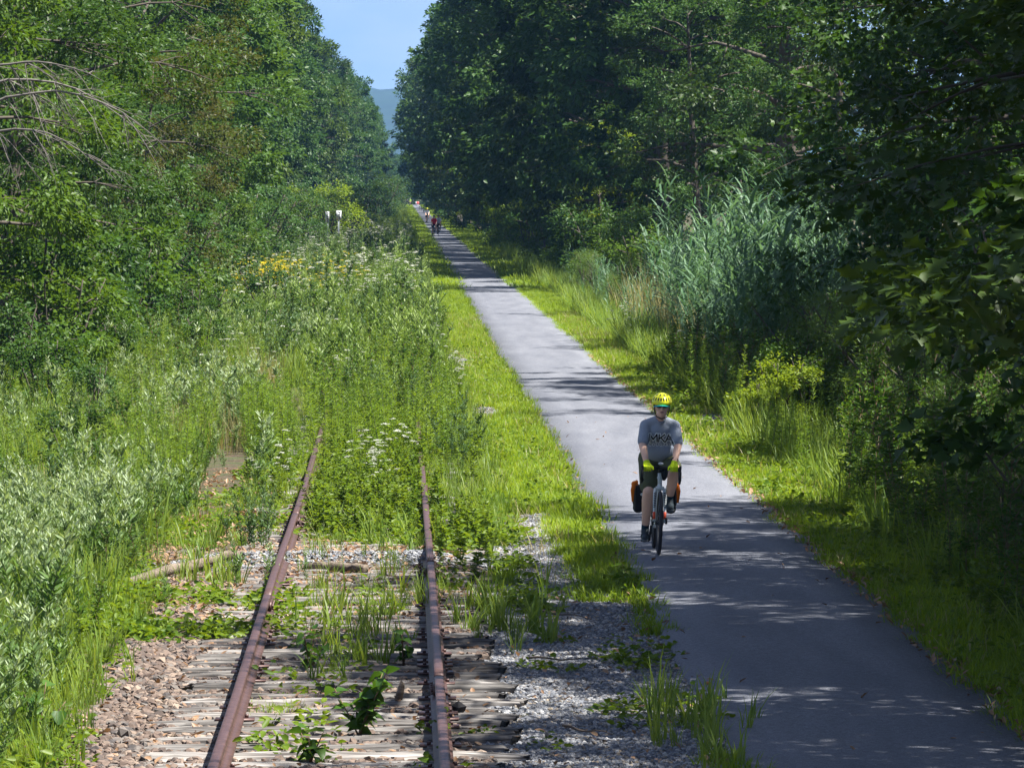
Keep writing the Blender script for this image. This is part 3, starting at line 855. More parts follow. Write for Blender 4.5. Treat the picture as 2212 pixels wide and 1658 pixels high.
# short verge grass on both sides of the path
x, y = gather((.7, 2.5, 33.5, 110, 95), (4.45, 6.2, 33.5, 60, 95), (4.45, 6.2, 60, 120, 75), (.8, 2.5, 110, 200, 45), (4.45, 6.4, 120, 200, 45))
n = fbm(x * 1.6, y * .5, 71); e = fbm(x * 0 + 1, y * 1.3, 72) - .5
L0, R0 = path_l(y), path_r(y)
left = (x < L0 + .10 * e * (y < 60) - .01) & (x > 1.15 + (n - .5) * .9) & ~gravel_mask(x, y) & (y > 49)
edge = (x < L0 + .06) & (x > 2.18 + (n - .5) * .35) & (fbm(x * 0 + 2, y * .55, 73) > .50) & (y < 52)
isl = (x > 1.78 + (n - .5) * .4) & (x < L0 + .05) & (y > 48.5) & (y < 66)
right = (x > R0 - .05 + .10 * e) & ~gravel_mask(x, y)
m_ = left | edge | isl | right
m_ &= ~gravel_mask(x, y) | edge | isl
m_ &= (fbm(x * 2.2, y * .9, 74) > .36) | (rng.random(len(x)) < .35)
lay('verge_grass', TUFT_S, x[m_], y[m_], .55, 1.3, 'short bright green grass along both edges of the path', 'grass')
x, y = gather((.6, 2.5, 200, 1150, 5), (4.4, 7.5, 200, 1150, 5))
m_ = (x < 2.36) | (x > 4.6)
lay('far_verge_grass', TUFT_S, x[m_], y[m_], 2.0, 3.4, 'short green grass beside the far end of the path', 'grass', zs=.6)
x, y = gather((1.2, 2.35, 50, 130, 9), (4.65, 6.0, 34, 130, 9))
m_ = (fbm(x * 2.0, y * .8, 75) > .52) & ~gravel_mask(x, y)
lay('verge_clover', WEED, x[m_], y[m_], .5, .95, 'low clover and plantain leaves in the verge grass', 'weeds')
x, y = gather((1.2, 2.35, 50, 160, 3), (4.6, 5.9, 34, 160, 4))
lay('verge_straw', [grass_tuft(9, .26, .12, .008, 'straw', .6, .9) for _ in range(2)], x, y, .6, 1.2, 'dry straw blades in the verge grass', 'dry grass')
# broad tufts hanging over the path edge and standing in the ballast
cl = np.array([(2.25, 35.2, .35), (2.2, 36.3, .4), (2.2, 37.8, .45), (2.15, 39.2, .3), (.75, 44.5, .35), (.95, 45.5, .4), (1.15, 46.6, .45), (.7, 47.6, .4), (1.2, 48.6, .3), (.55, 46, .3), (1.3, 44.3, .2),
               (-.55, 43.0, .3), (-.25, 42.3, .35), (-.6, 41.4, .3), (-.35, 45, .3), (-.7, 45.8, .35), (-.1, 46.6, .3), (-.4, 47.8, .4), (.1, 44.8, .2), (.05, 48.8, .2),
               (-2.35, 35, .3), (-2.5, 36.5, .35), (-2.4, 38.5, .3), (-2.55, 40.5, .3), (-2.3, 42.4, .2), (-1.9, 50.8, .35), (-2.2, 52, .35), (-1.8, 56, .4), (-2.1, 57.5, .4), (-.3, 56.5, .5), (-.6, 58.2, .5), (.1, 57.6, .3), (-.1, 54.2, .4), (.75, 55.5, .35), (.9, 58, .4), (1.0, 60.5, .4)])
xs, ys = [], []
for cx, cy_, r in cl:
    n_ = int(6 * (r / .35) ** 2) + 2
    xs.append(rng.normal(cx, r * .5, n_)); ys.append(rng.normal(cy_, r * 1.3, n_))
x, y = np.concatenate(xs), np.concatenate(ys)
m_ = np.abs(np.abs(x + .47) - RX) > .1
lay('tall_grass', TUFT_W, x[m_], y[m_], .32, .85, 'tall broad bladed grass tufts growing in the ballast and on the path edge', 'grass')
x, y = gather((-3.4, -2.35, 33.5, 48, 12), (-3.4, -2.3, 48, 62, 5), (-2.2, .6, 47, 62, 1.3), (.3, 1.3, 60, 110, 9), (-2.0, 0.6, 62, 100, 4))
lay('rough_grass', TUFT_M, x, y, .45, .95, 'rough tall green grass beside and between the rails', 'grass')
# moss-like grass cushion between the rails
x, y = rng.normal(-.95, .12, 40), rng.normal(38.6, .28, 40)
lay('grass_cushion', TUFT_S, x, y, .45, .8, 'fine green grass cushion on the sleepers between the rails', 'grass', tilt=.2)

# low broad-leaved weeds
x, y = gather((-1.1, .3, 34, 50, 3), (.45, 2.2, 35, 52, 1.6), (-3.3, -1.0, 44.5, 49.5, 30), (.3, 1.35, 47.5, 64, 26), (-1.1, .35, 55, 78, 26), (1.7, 2.45, 34, 52, 6), (4.6, 7, 34, 110, 9), (-3.3, -2.0, 34, 66, 14), (-2.2, -1.35, 58, 80, 14), (.2, 2.2, 62, 130, 5))
n = fbm(x * 1.4, y * .6, 81)
m_ = (n > .46) & ((x < 2.3) | (x > 4.7)) & ~((y < 44) & (x > -2.3) & (x < -1.1)) & ~((x > -2.6) & (x < -1.4) & (y > 49.5) & (y < 56))
lay('low_weeds', WEED, x[m_], y[m_], .7, 1.4, 'low broad leaved green weeds creeping over ballast and verge', 'weeds')
x, y = gather((-1.05, .2, 57, 80, 15), (.35, 1.1, 51, 66, 6), (.1, 1.1, 66, 110, 6), (-2.1, -1.5, 62, 76, 4), (5.3, 8, 40, 110, 5), (-1.2, .6, 80, 125, 7))
m_ = (fbm(x * 1.2, y * .5, 83) > .40) & ~((x > .060 * y) & (x < .088 * y) & (y > 62) & (y < 90))
lay('leafy_weeds', WEEDT, x[m_], y[m_], .5, 1.1, 'knee high leafy weeds between the overgrown rails', 'weeds', h=.9)
x, y = gather((-1.5, .6, 82, 108, 6), (-1.2, .8, 108, 150, 3), (5.6, 8.5, 45, 110, 5), (-6.5, -4, 100, 150, 3))
m_ = ~((x > .060 * y) & (x < .088 * y) & (y > 62) & (y < 90))
x, y = x[m_], y[m_]
lay('bushy_weeds', WEEDG, x, y, .5, 1.25, 'waist high bushy green weeds swallowing the rails', 'weeds', h=1.5)
WEEDO = WEEDG[:2]

# mugwort: the nearest stalks one by one, the rest as one mass
def species(x, y):
    return fbm(x * .62 + 3.3, y * .17, 191)

def mug_mask(x, y):
    n = fbm(x * .7, y * .25, 91)
    lim = np.interp(y, [33, 40, 46, 50, 58, 64, 75, 90, 120], [-2.75, -2.7, -2.75, -2.9, -2.65, -2.3, -2.5, -1.9, -1.6])
    return (x < lim + (n - .5) * .6) & (species(x, y) > .455) & (n > .33)
x, y = gather((-4.4, -2.2, 34, 64, 11))
m_ = mug_mask(x, y) & inview(x, y, 1.1, 30); x, y = x[m_], y[m_]
o_ = np.argsort(y)[:230]; x, y = x[o_], y[o_]
ymax = y.max() if len(y) else 55
for a, b_ in zip(x, y):
    o = link(bpy.data.objects.new('mugwort_plant', MUG[int(rng.integers(len(MUG)))]))
    s = rng.uniform(.6, 1.0) * (.62 + .7 * float(fbm(np.array(a * 1.1), np.array(b_ * .35), 97)))
    o.location = (a, b_, float(ground_z(a, b_)) - .01); o.scale = (s, s, s); o.rotation_euler = (rng.normal(0, .08), rng.normal(0, .08), rng.uniform(0, 6.28))
    tag(o, 'silvery green mugwort stalk in the weed bank beside the brown ballast', 'plant', 'mugwort stalks beside the rails')
sp = [(-1.78, 66.5, 1.0), (-1.95, 67.2, .9), (-1.7, 67.6, .8), (-1.62, 50.2, .62), (-1.33, 50.0, .5), (-1.25, 50.5, .42), (-.95, 51.0, .35), (-2.2, 47.6, .45), (-1.85, 65.8, .85), (-2.75, 46.5, .5)]
for a, b_, s in sp:
    o = link(bpy.data.objects.new('mugwort_plant', MUG[int(rng.integers(len(MUG)))]))
    o.location = (a, b_, float(ground_z(a, b_)) - .01); o.scale = (s, s, s); o.rotation_euler = (0, 0, rng.uniform(0, 6.28))
    tag(o, 'single silvery mugwort stalk standing apart close to the rusty rail', 'plant', 'lone mugwort stalks by the rail')
for a, b_, s in [(-1.62, 55.6, .72), (-1.5, 56.3, .66), (-1.7, 56.1, .6), (-.42, 84, 1.0), (-.6, 85, .9), (-.2, 84.6, .9), (-.75, 83.6, .8), (.22, 83, .9), (.35, 84, 1.0), (.5, 85.2, .8), (.12, 85.5, .9), (.9, 74, .8), (.75, 75, .9), (1.0, 76, .7), (-.35, 86, 1.1), (.65, 72.5, .8), (.85, 71.2, .7), (-2.55, 104, 1.3), (-2.4, 106, 1.4)]:
    for q_ in range(3):
        o = link(bpy.data.objects.new('mugwort_plant', MUGD[int(rng.integers(len(MUGD)))]))
        xx, yy = a + rng.normal(0, .1), b_ + rng.normal(0, .3)
        o.location = (xx, yy, float(ground_z(xx, yy)) - .01); o.scale = (s, s, s); o.rotation_euler = (0, 0, rng.uniform(0, 6.28))
        tag(o, 'dark bluish green mugwort stalk in a clump among the rails', 'plant', 'dark mugwort clumps among the rails')
x, y = gather((-8, -1.2, 33.5, 80, 8), (-9, -1.0, 80, 130, 6.5))
m_ = mug_mask(x, y) & ((y > ymax) | (x < -4.4))
lay('mugwort_bank', MUG + MUGD[:2], x[m_], y[m_], .4, 1.1, 'dense bank of silvery green mugwort left of the rails', 'weeds', h=1.3, clump=193)
x, y = gather((-8, .9, 112, 300, .9))
m_ = fbm(x * .45, y * .07, 94) > .52
lay('dark_meadow_bushes', WEEDG + MUGD, x[m_], y[m_], 1.0, 1.8, 'darker green bushy weeds scattered through the meadow', 'weeds', h=1.8)
x, y = gather((-1.6, .9, 86, 118, 3), (-9, 1.0, 118, 230, 2.6), (-8.5, .9, 230, 420, 1.3))
m_ = fbm(x * .5, y * .08, 95) > .40
lay('far_mugwort', MUGF, x[m_], y[m_], .7, 1.5, 'pale green tall weeds filling the strip left of the path', 'weeds', h=1.5, clump=195)
x, y = gather((-7.5, -2.8, 33.5, 100, 5), (-8.5, .9, 100, 230, 7), (-9, .9, 230, 500, 3), (-8, .9, 500, 1150, .8))
lay('meadow_grass', TUFT_M, x, y, 1.0, 1.9, 'tall meadow grass among the weeds left of the path', 'grass', h=.9)
x, y = gather((-6, -2.6, 90, 135, 1.6), (-7, .5, 135, 260, .7), (-5, -3.2, 60, 90, .5), (-3.7, -2.3, 76, 104, 4))
lay('dry_stems', TUFT_D, x, y, .8, 1.3, 'dry straw coloured stems standing among the meadow weeds', 'dry grass', h=1.0)

x, y = gather((-8, -2.6, 33.5, 130, 4))
m_ = (species(x, y) < .47) & (fbm(x * .8, y * .22, 98) > .40)
lay('bank_greens', WEEDT + WEEDG, x[m_], y[m_], .7, 1.35, 'bright green leafy weeds between the mugwort stalks', 'weeds', h=1.2, clump=194)
x, y = gather((-8, -2.7, 36, 130, 6))
m_ = (species(x, y) < .44) & (fbm(x * .6 + 7, y * .16, 96) > .46)
lay('bank_goldenrod', GOLD, x[m_], y[m_], .5, 1.0, 'patches of bright narrow leaved stalks in the mugwort bank', 'weeds', h=1.2)
# bright goldenrod clump
for _ in range(64):
    a, b_ = rng.normal(-2.05, .26), rng.normal(78, 1.3)
    o = link(bpy.data.objects.new('goldenrod_plant', GOLD[int(rng.integers(len(GOLD)))])); s = rng.uniform(.75, 1.1)
    o.location = (a, b_, float(ground_z(a, b_))); o.scale = (s, s, s); o.rotation_euler = (rng.normal(0, .06), rng.normal(0, .06), rng.uniform(0, 6.28))
    tag(o, 'bright yellow green narrow leaved stalk in the dense clump left of the rail', 'plant', 'bright goldenrod clump')
x, y = gather((-6, -2.6, 60, 120, 1.6), (-1.6, .9, 70, 125, 4), (-7, .5, 120, 300, .9), (5.4, 7.5, 50, 100, 1.2))
lay('scattered_goldenrod', GOLD, x, y, .7, 1.1, 'scattered upright narrow leaved green stalks in the meadow', 'weeds', h=1.2)

# white umbels
ub = []
for cx, cy_, rx_, ry_, n_ in ((-.35, 66, .3, 1.8, 17), (-.85, 89, .28, 3, 18), (.72, 114, .25, 12, 26), (.85, 96, .22, 6, 10), (-2.6, 108, 1.4, 14, 18), (-3.5, 100, .5, 4, 6), (5.95, 132, .3, 6, 16), (6.1, 112, .25, 3, 10), (-.1, 70, .3, 3, 8), (-1.6, 64, .2, 1.2, 5)):
    for _ in range(n_):
        ub.append((rng.normal(cx, rx_ * .6), rng.normal(cy_, ry_ * .6)))
for a, b_ in ub:
    o = link(bpy.data.objects.new('wild_carrot', UMB[int(rng.integers(len(UMB)))])); s = rng.uniform(.55, 1.05)
    o.location = (a, b_, float(ground_z(a, b_))); o.scale = (s, s, s * (1.3 if b_ > 80 else 1.0)); o.rotation_euler = (rng.normal(0, .1), rng.normal(0, .1), rng.uniform(0, 6.28))
    side = 'right' if a > 4 else 'left'
    tag(o, 'wild carrot with flat white flower heads among weeds on the %s side of the path' % side if False else ('wild carrot with flat white flower heads beside the reeds' if a > 4 else 'wild carrot with flat white flower heads among the weeds by the rails'), 'flower', 'wild carrots by the reeds' if a > 4 else 'wild carrots by the rails')
x, y = gather((-7, .8, 140, 420, .35))
lay('far_wild_carrot', UMB, x, y, 1.2, 1.8, 'distant white flower heads dotted over the meadow', 'flowers', h=1.2)
x, y = rng.normal(-5.6, 1.0, 260), rng.normal(196, 11, 260)
x = np.append(x, rng.normal(-3.6, 1.0, 80)); y = np.append(y, rng.normal(190, 13, 80))
lay('yellow_flowers', DAISY, x, y, 1.1, 1.6, 'patch of yellow daisy like flowers in front of the forest edge', 'flowers', h=1.2)

# reeds
rp = []
while len(rp) < 270:
    b_ = 103 + abs(rng.normal(0, 1)) * 13 + rng.uniform(-2, 5)
    a = np.interp(b_, [100, 118, 150], [6.8, 6.7, 7.6]) + abs(rng.normal(0, 1.5))
    if b_ < 165 and a < 10.5: rp.append((a, b_))
for a, b_ in rp:
    o = link(bpy.data.objects.new('reed', REED[int(rng.integers(len(REED)))])); s = rng.uniform(.62, 1.1) * np.interp(a, [6, 7.4, 9.5], [.58, .92, 1.1])
    o.location = (a, b_, float(ground_z(a, b_)) - .02); o.scale = (s, s, s); o.rotation_euler = (rng.normal(0, .05), rng.normal(-.10, .10), rng.normal(0, .7))
    tag(o, 'tall blue green reed with long drooping blades in the reed bed', 'reed', 'reeds of the reed bed by the path')
x, y = gather((6.4, 10.6, 103, 160, 5.5))
m_ = (fbm(x * .6, y * .1, 99) > .30) & (x > np.interp(y, [100, 118, 150], [6.9, 6.8, 7.6]))
lay('reed_mass', REED, x[m_], y[m_], .72, 1.18, 'dense blue green mass of the reed bed', 'reeds', h=3.5, clump=196)
x, y = gather((6.8, 9.5, 160, 225, .8), (6.1, 7.2, 125, 185, 1.4))
lay('short_reeds', REED, x, y, .35, .6, 'shorter paler reeds where the reed bed thins out', 'reeds', h=2.2)
x, y = gather((6.6, 10, 104, 155, .8))
lay('dry_reed_stems', TUFT_D, x, y, 1.6, 3.0, 'dry straw coloured stems standing in the reed bed', 'dry grass', h=2.2)
x, y = gather((5.7, 7.2, 95, 175, 9), (6, 9.5, 150, 330, 4))
lay('reed_edge_grass', TUFT_M, x, y, 1.2, 2.2, 'pale tall grass in front of the reeds', 'grass', h=1.2)

x, y = gather((5.6, 10.5, 42, 108, 4.5))
m_ = (x < .125 * y + 1) & (fbm(x * .7, y * .25, 76) > .42) & ~((x > .060 * y) & (x < .088 * y) & (y > 66) & (y < 90))
lay('bank_undergrowth', WEEDT + WEEDG, x[m_], y[m_], .9, 1.9, 'lush green undergrowth on the bank right of the path', 'weeds', h=1.8)
x, y = gather((5.5, 9, 36, 108, 5))
lay('bank_grass', TUFT_M, x, y, .8, 1.7, 'long shaded grass on the bank right of the path', 'grass', h=.9)
# big-leaved knotweed between the rails: every leaf its own part
KL = []
for s in range(3):
    v, tr, c = leaves(np.zeros((1, 3)), np.array([[1.0, 0, 0]]), 1.0, .92, (np.array([[0, 0], [.10, .34], [.34, .48], [.68, .30], [1, 0], [.68, -.30], [.34, -.48], [.10, -.34], [.38, 0], [.70, 0]]), np.array([[0, 8, 1], [1, 8, 2], [2, 8, 3], [3, 8, 9], [3, 9, 4], [4, 9, 5], [5, 9, 8], [5, 8, 6], [6, 8, 7], [7, 8, 0]])), N=np.array([[0, 0, 1.0]]), fold=.22, droop=.18 + .1 * s)
    KL.append(mesh_np('leaf', v, tr, M['knotweed'], np.full(len(v), .3 * s + .1)))
def knotweed(loc, h, n, ll, label):
    root = empty('knotweed', loc)
    stems = []
    NS = 6 if n > 30 else 4
    for q_ in range(NS):
        t_ = np.linspace(0, 1, 6); d = np.array([rng.normal(0, .24), rng.normal(0, .24)])
        st = np.stack([d[0] * h * t_, d[1] * h * t_, h * (1 - .11 * q_) * t_ ** .9], 1); stems.append(st)
        v, tr = tube(st, np.linspace(.008, .003, 6), 6)
        link(bpy.data.objects.new('stem', mesh_np('stem', v, tr, M['redstem'])), root)
    for q_ in range(n):
        st = stems[q_ % NS]; f = .15 + .85 * (q_ // NS + .5) / (n / NS); k = min(f, .999) * 5; i0 = int(k); p = st[i0] * (1 - k + i0) + st[i0 + 1] * (k - i0)
        lf = link(bpy.data.objects.new('leaf', KL[q_ % 3]), root); s = ll * rng.uniform(.65, 1.15)
        lf.location = p; lf.scale = (s, s, s); lf.rotation_euler = Euler((rng.normal(0, .45), rng.normal(-.05, .4), q_ * 2.4 + rng.normal(0, .3)))
    return tag(root, label, 'plant')
knotweed((-.30, 36.5, 0), .52, 70, .125, 'knotweed with large heart shaped leaves between the rails, tallest of its kind')
knotweed((-.62, 34.9, 0), .24, 18, .11, 'small knotweed sprout with pale broad leaves on the sleepers')
knotweed((-.75, 41.6, 0), .34, 26, .10, 'broad leaved plant tangled with tall grass between the rails')
knotweed((-2.62, 36.8, -.05), .42, 20, .13, 'broad leaved seedling in the grass beside the sleeper ends')
knotweed((.02, 42.0, 0), .3, 18, .10, 'broad leaved weed hugging the inside of the rusty rail')
# ------------------------------------------------------------------ shrubs and trees
def grow(h, crown_r, z0, limbs, subs, clusters, per, leaf_l, leaf_w, outline, seed, shape='round', droop=.25, cl_r=.55, trunk_r=.16, wander=.04, up=.55, multi=1, lobe=0.0):
    """trunk with limbs and a crown of leaf clumps -> (trunk arrays), (crown arrays)"""
    global rng
    keep = rng
    rng = np.random.default_rng(seed)
    wood, tips = [], []
    for m_ in range(multi):
        t_ = np.linspace(0, 1, 10)
        lean = rng.normal(0, .05, 2) + (rng.normal(0, .28, 2) if multi > 1 else 0)
        tr = np.stack([lean[0] * h * t_ + np.cumsum(rng.normal(0, wander, 10)) * .4, lean[1] * h * t_ + np.cumsum(rng.normal(0, wander, 10)) * .4, h * .94 * t_], 1); tr[0, :2] = rng.normal(0, .1, 2) * (multi > 1)
        wood.append((*tube(tr, trunk_r / multi ** .5 * (1.05 - t_) ** .8 + .012, 8), .5))
        for l in range(limbs // multi):
            f = z0 / h + (1 - z0 / h) * ((l + rng.random()) / (limbs / multi)) ** .9
            f = min(f, .97); k = f * 9; i0 = min(int(k), 8); base = tr[i0] * (1 - k + i0) + tr[i0 + 1] * (k - i0)
            g = (f * h - z0) / (h - z0)
            if shape == 'round': env = math.sqrt(max(0.05, 1 - (2 * g - .85) ** 2 / 1.35))
            elif shape == 'cone': env = 1.05 - .9 * g
            elif shape == 'wide': env = math.sqrt(max(.05, 1 - (2 * g - .6) ** 2 / 2.0))
            else: env = max(.25, 1 - .55 * g)
            L = crown_r * env * rng.uniform(.72, 1.12)
            a = l * 2.4 + rng.normal(0, .35)
            tt = np.linspace(0, 1, 7)
            rise = up * (.5 + .8 * g) * L
            lp = np.stack([math.cos(a) * L * tt, math.sin(a) * L * tt, rise * tt - droop * L * tt ** 2.2], 1) + base
            lp[1:] += np.cumsum(rng.normal(0, .05, (6, 3)), 0) * L * .25
            wood.append((*tube(lp, (trunk_r * .42 * (1.05 - f) ** .5 + .008) * (1.05 - tt) + .004, 5, cap=False), .5))
            if lobe:
                # foliage of one limb forms a rounded bough, leafy on its outer and upper side
                nb = subs * clusters
                ctr = lp[-1] * .62 + lp[3] * .38; lr = lobe * rng.uniform(.75, 1.2) * (.6 + .5 * env)
                dd = rng.normal(size=(nb, 3)); dd[:, 2] = dd[:, 2] * .8 + .45; dd[:, :2] += np.array([math.cos(a), math.sin(a)]) * .45
                dd = unit(dd)
                pts_ = ctr + dd * lr * np.array([1, 1, .72]) * (rng.random((nb, 1)) ** .3)
                tips.extend(list(pts_))
                for q2 in range(0, nb, 3):
                    wood.append((*tube(np.stack([lp[4], (lp[4] + pts_[q2]) / 2 + rng.normal(0, .06, 3), pts_[q2]]), [.016, .009, .004], 4, cap=False), .5))
                continue
            for s in range(subs):
                q_ = rng.uniform(.28, 1.0); kk = q_ * 6; i1 = min(int(kk), 5); b2 = lp[i1] * (1 - kk + i1) + lp[i1 + 1] * (kk - i1)
                d = unit(np.array([math.cos(a + rng.normal(0, .9)), math.sin(a + rng.normal(0, .9)), rng.normal(.15, .45)])) * L * .34 * rng.uniform(.5, 1.1)
                sp_ = b2 + d * np.linspace(0, 1, 4)[:, None]; sp_[:, 2] -= droop * .5 * np.linspace(0, 1, 4) ** 2 * np.linalg.norm(d)
                wood.append((*tube(sp_, np.linspace(.014, .004, 4) * (h / 12 + .3), 4, cap=False), .5))
                for c_ in range(clusters):
                    tips.append((sp_[-1] * .6 + sp_[1] * .4 if c_ else sp_[-1]) + rng.normal(0, cl_r * .45, 3))
            tips.append(lp[-1])
    tips = np.array(tips)
    nt_ = len(tips)
    cr = cl_r * rng.uniform(.6, 1.35, nt_)
    off = rng.normal(size=(nt_, per, 3)); off = unit(off) * rng.random((nt_, per, 1)) ** .55
    off[:, :, 2] *= .62
    P = (tips[:, None, :] + off * cr[:, None, None]).reshape(-1, 3)
    axis_c = np.array([0, 0, (h + z0) / 2])
    D = unit(off.reshape(-1, 3)) + .55 * unit(P - axis_c) + rng.normal(0, .45, P.shape); D[:, 2] -= .35
    N = rng.normal(0, .55, P.shape); N[:, 2] += 1.0
    N += .35 * unit(P - axis_c)
    cl_t = np.repeat(rng.random(nt_), per)
    tint = np.clip(.55 * cl_t + .45 * rng.random(len(P)), 0, 1)
    L = leaf_l * rng.uniform(.65, 1.25, len(P))
    P[:, 2] = np.maximum(P[:, 2], .12)
    crown = leaves(P, D, L, L * leaf_w / leaf_l, outline, N=N, tint=tint)
    wd = cat_parts(wood)
    rng = keep
    return wd, crown

def tree_meshes(name, mat, **kw):
    wd, cr = grow(**kw)
    return mesh_np(name + '_trunk', wd[0], wd[1], M['bark'], wd[2], smooth=True), mesh_np(name + '_crown', cr[0], cr[1], M[mat], cr[2])

OAK = (np.array([[0, 0], [.22, .16], [.34, .5], [.46, .18], [.66, .42], [.72, .14], [1, 0], [.72, -.14], [.66, -.42], [.46, -.18], [.34, -.5], [.22, -.16]]), np.array([[0, 3, 1], [1, 3, 2], [0, 9, 3], [0, 11, 9], [11, 10, 9], [3, 5, 4], [3, 9, 5], [9, 7, 5], [9, 8, 7], [5, 7, 6]]))
NEAR = {}
# near: leaves with real outlines
NEAR['maple'] = [tree_meshes('maple', 'maple', h=13, crown_r=5.6, z0=1.9, limbs=20, subs=6, clusters=2, per=86, leaf_l=.135, leaf_w=.14, outline=LEAFM, seed=s, shape='wide', cl_r=.62, trunk_r=.22, droop=.42) for s in (1, 2)]
NEAR['ash'] = [tree_meshes('ash', 'ash', h=12.5, crown_r=4.4, z0=.9, limbs=24, subs=6, clusters=2, per=100, leaf_l=.15, leaf_w=.066, outline=LEAF4, seed=s, cl_r=.46, lobe=1.35, trunk_r=.17, droop=.4) for s in (11, 12)]
NEAR['locust'] = [tree_meshes('locust', 'locust', h=12, crown_r=4.2, z0=1.3, limbs=24, subs=6, clusters=2, per=104, leaf_l=.125, leaf_w=.056, outline=LEAF4, seed=s, cl_r=.45, lobe=1.3, trunk_r=.15, droop=.45) for s in (21, 22)]
NEAR['oak'] = [tree_meshes('oak', 'oak', h=15, crown_r=5.4, z0=3.2, limbs=24, subs=6, clusters=2, per=96, leaf_l=.155, leaf_w=.125, outline=OAK, seed=s, cl_r=.66, trunk_r=.24, droop=.3) for s in (31, 32)]
FARM = {}
FARM['round'] = [tree_meshes('far_tree', 'elm', h=17, crown_r=5.2, z0=1.6, limbs=26, subs=5, clusters=2, per=66, leaf_l=.29, leaf_w=.18, outline=LEAF4, seed=s, cl_r=.62, lobe=1.75, trunk_r=.22, droop=.25) for s in (41, 42, 43)]
FARM['tall'] = [tree_meshes('far_tall_tree', 'oak', h=23, crown_r=6.0, z0=2.2, limbs=32, subs=5, clusters=2, per=66, leaf_l=.33, leaf_w=.20, outline=LEAF4, seed=s, cl_r=.72, lobe=2.1, trunk_r=.3, droop=.25) for s in (51, 52, 53)]
FARM['bright'] = [tree_meshes('far_bright_tree', 'ash', h=14, crown_r=4.6, z0=1.2, limbs=24, subs=5, clusters=2, per=64, leaf_l=.27, leaf_w=.165, outline=LEAF4, seed=s, cl_r=.58, lobe=1.55, trunk_r=.18, droop=.3) for s in (61, 62)]
SHR = {}
SHR['broad'] = [tree_meshes('shrub', 'vine', h=2.6, crown_r=1.35, z0=.2, limbs=16, subs=4, clusters=2, per=22, leaf_l=.11, leaf_w=.07, outline=LEAF6, seed=s, shape='bush', cl_r=.30, trunk_r=.05, multi=4, droop=.35) for s in (71, 72)]
SHR['willow'] = [tree_meshes('willow_shrub', 'willow', h=2.3, crown_r=1.0, z0=.15, limbs=22, subs=5, clusters=2, per=26, leaf_l=.095, leaf_w=.020, outline=LEAF4, seed=s, shape='bush', cl_r=.24, trunk_r=.04, multi=5, droop=.1, up=.9) for s in (81, 82, 83)]
SHR['dark'] = [tree_meshes('dark_shrub', 'elm', h=3.2, crown_r=1.7, z0=.2, limbs=18, subs=5, clusters=2, per=24, leaf_l=.12, leaf_w=.065, outline=LEAF4, seed=s, shape='bush', cl_r=.36, trunk_r=.06, multi=3, droop=.3) for s in (91, 92)]
SHR['cedar'] = [tree_meshes('cedar', 'cedar', h=3.0, crown_r=.9, z0=.1, limbs=44, subs=4, clusters=2, per=26, leaf_l=.085, leaf_w=.016, outline=LEAF4, seed=101, shape='cone', cl_r=.20, trunk_r=.06, droop=.0, up=.9)]

def plant_tree(name, meshes, x, y, s, label, cat, group, mat=None, sz=1.0, rz=None):
    tm, cm = meshes
    root = empty(name, (x, y, float(ground_z(x, y)) - .03), rng.uniform(0, 6.28) if rz is None else rz)
    root.scale = (s, s, s * sz)
    link(bpy.data.objects.new('trunk', tm), root)
    c = link(bpy.data.objects.new('crown', cm), root)
    if mat:
        c.material_slots[0].link = 'OBJECT'; c.material_slots[0].material = M[mat]
    return tag(root, label, cat, group)

def tree_label(kd, mt):
    return {'ash': 'fresh green', 'elm': 'blue green', 'locust': 'olive green', None: 'dark green'}[mt] + {'bright': ' low bushy tree', 'round': ' round crowned tree', 'tall': ' tall tree'}[kd]

def pick(l): return l[int(rng.integers(len(l)))]

# left: forest edge beside the meadow, nearest trees first
for kind, x, y, s, mat, lab in (
    ('ash', -9.2, 97, .95, 'vine', 'vine draped tree with yellow green leaves at the near end of the left forest edge'),
    ('locust', -10.5, 106, 1.15, None, 'tall olive green locust tree behind the bare dead limbs'),
    ('ash', -8.6, 112, .78, 'maple', 'dark green small tree in the forest edge beside the vine draped tree'),
    ('locust', -9.6, 124, 1.1, None, 'olive locust tree with airy leaves in the left forest edge'),
    ('ash', -9.0, 133, .72, 'ash', 'mid green low tree with a slim trunk showing beside the meadow'),
    ('locust', -9.6, 150, 1.15, 'rusty', 'rusty brown tinged locust tree in the left forest edge'),
    ('locust', -8.4, 163, .72, 'rusty', 'low locust tree with brownish seed pods beside the meadow'),
    ('ash', -8.6, 176, .75, 'ash', 'fresh green tree with drooping leaves beyond the rusty locust'),
    ('ash', -9.8, 190, 1.25, 'ash', 'tall pale green tree with layered drooping leaves'),
    ('oak', -12.5, 118, 1.1, None, 'dark oak standing deep behind the left forest edge'),
    ('oak', -13.0, 142, 1.15, None, 'dark oak behind the rusty locust tree'),
    ('oak', -13.0, 170, 1.2, 'elm', 'broad green tree behind the fresh green trees'),
    ('ash', -12.0, 205, 1.3, 'elm', 'large blue green tree in the second row of the left forest'),
):
    plant_tree(kind + '_tree', pick(NEAR[kind]), x, y, s, lab, 'tree', None, mat)
y = 205.0
k = 0
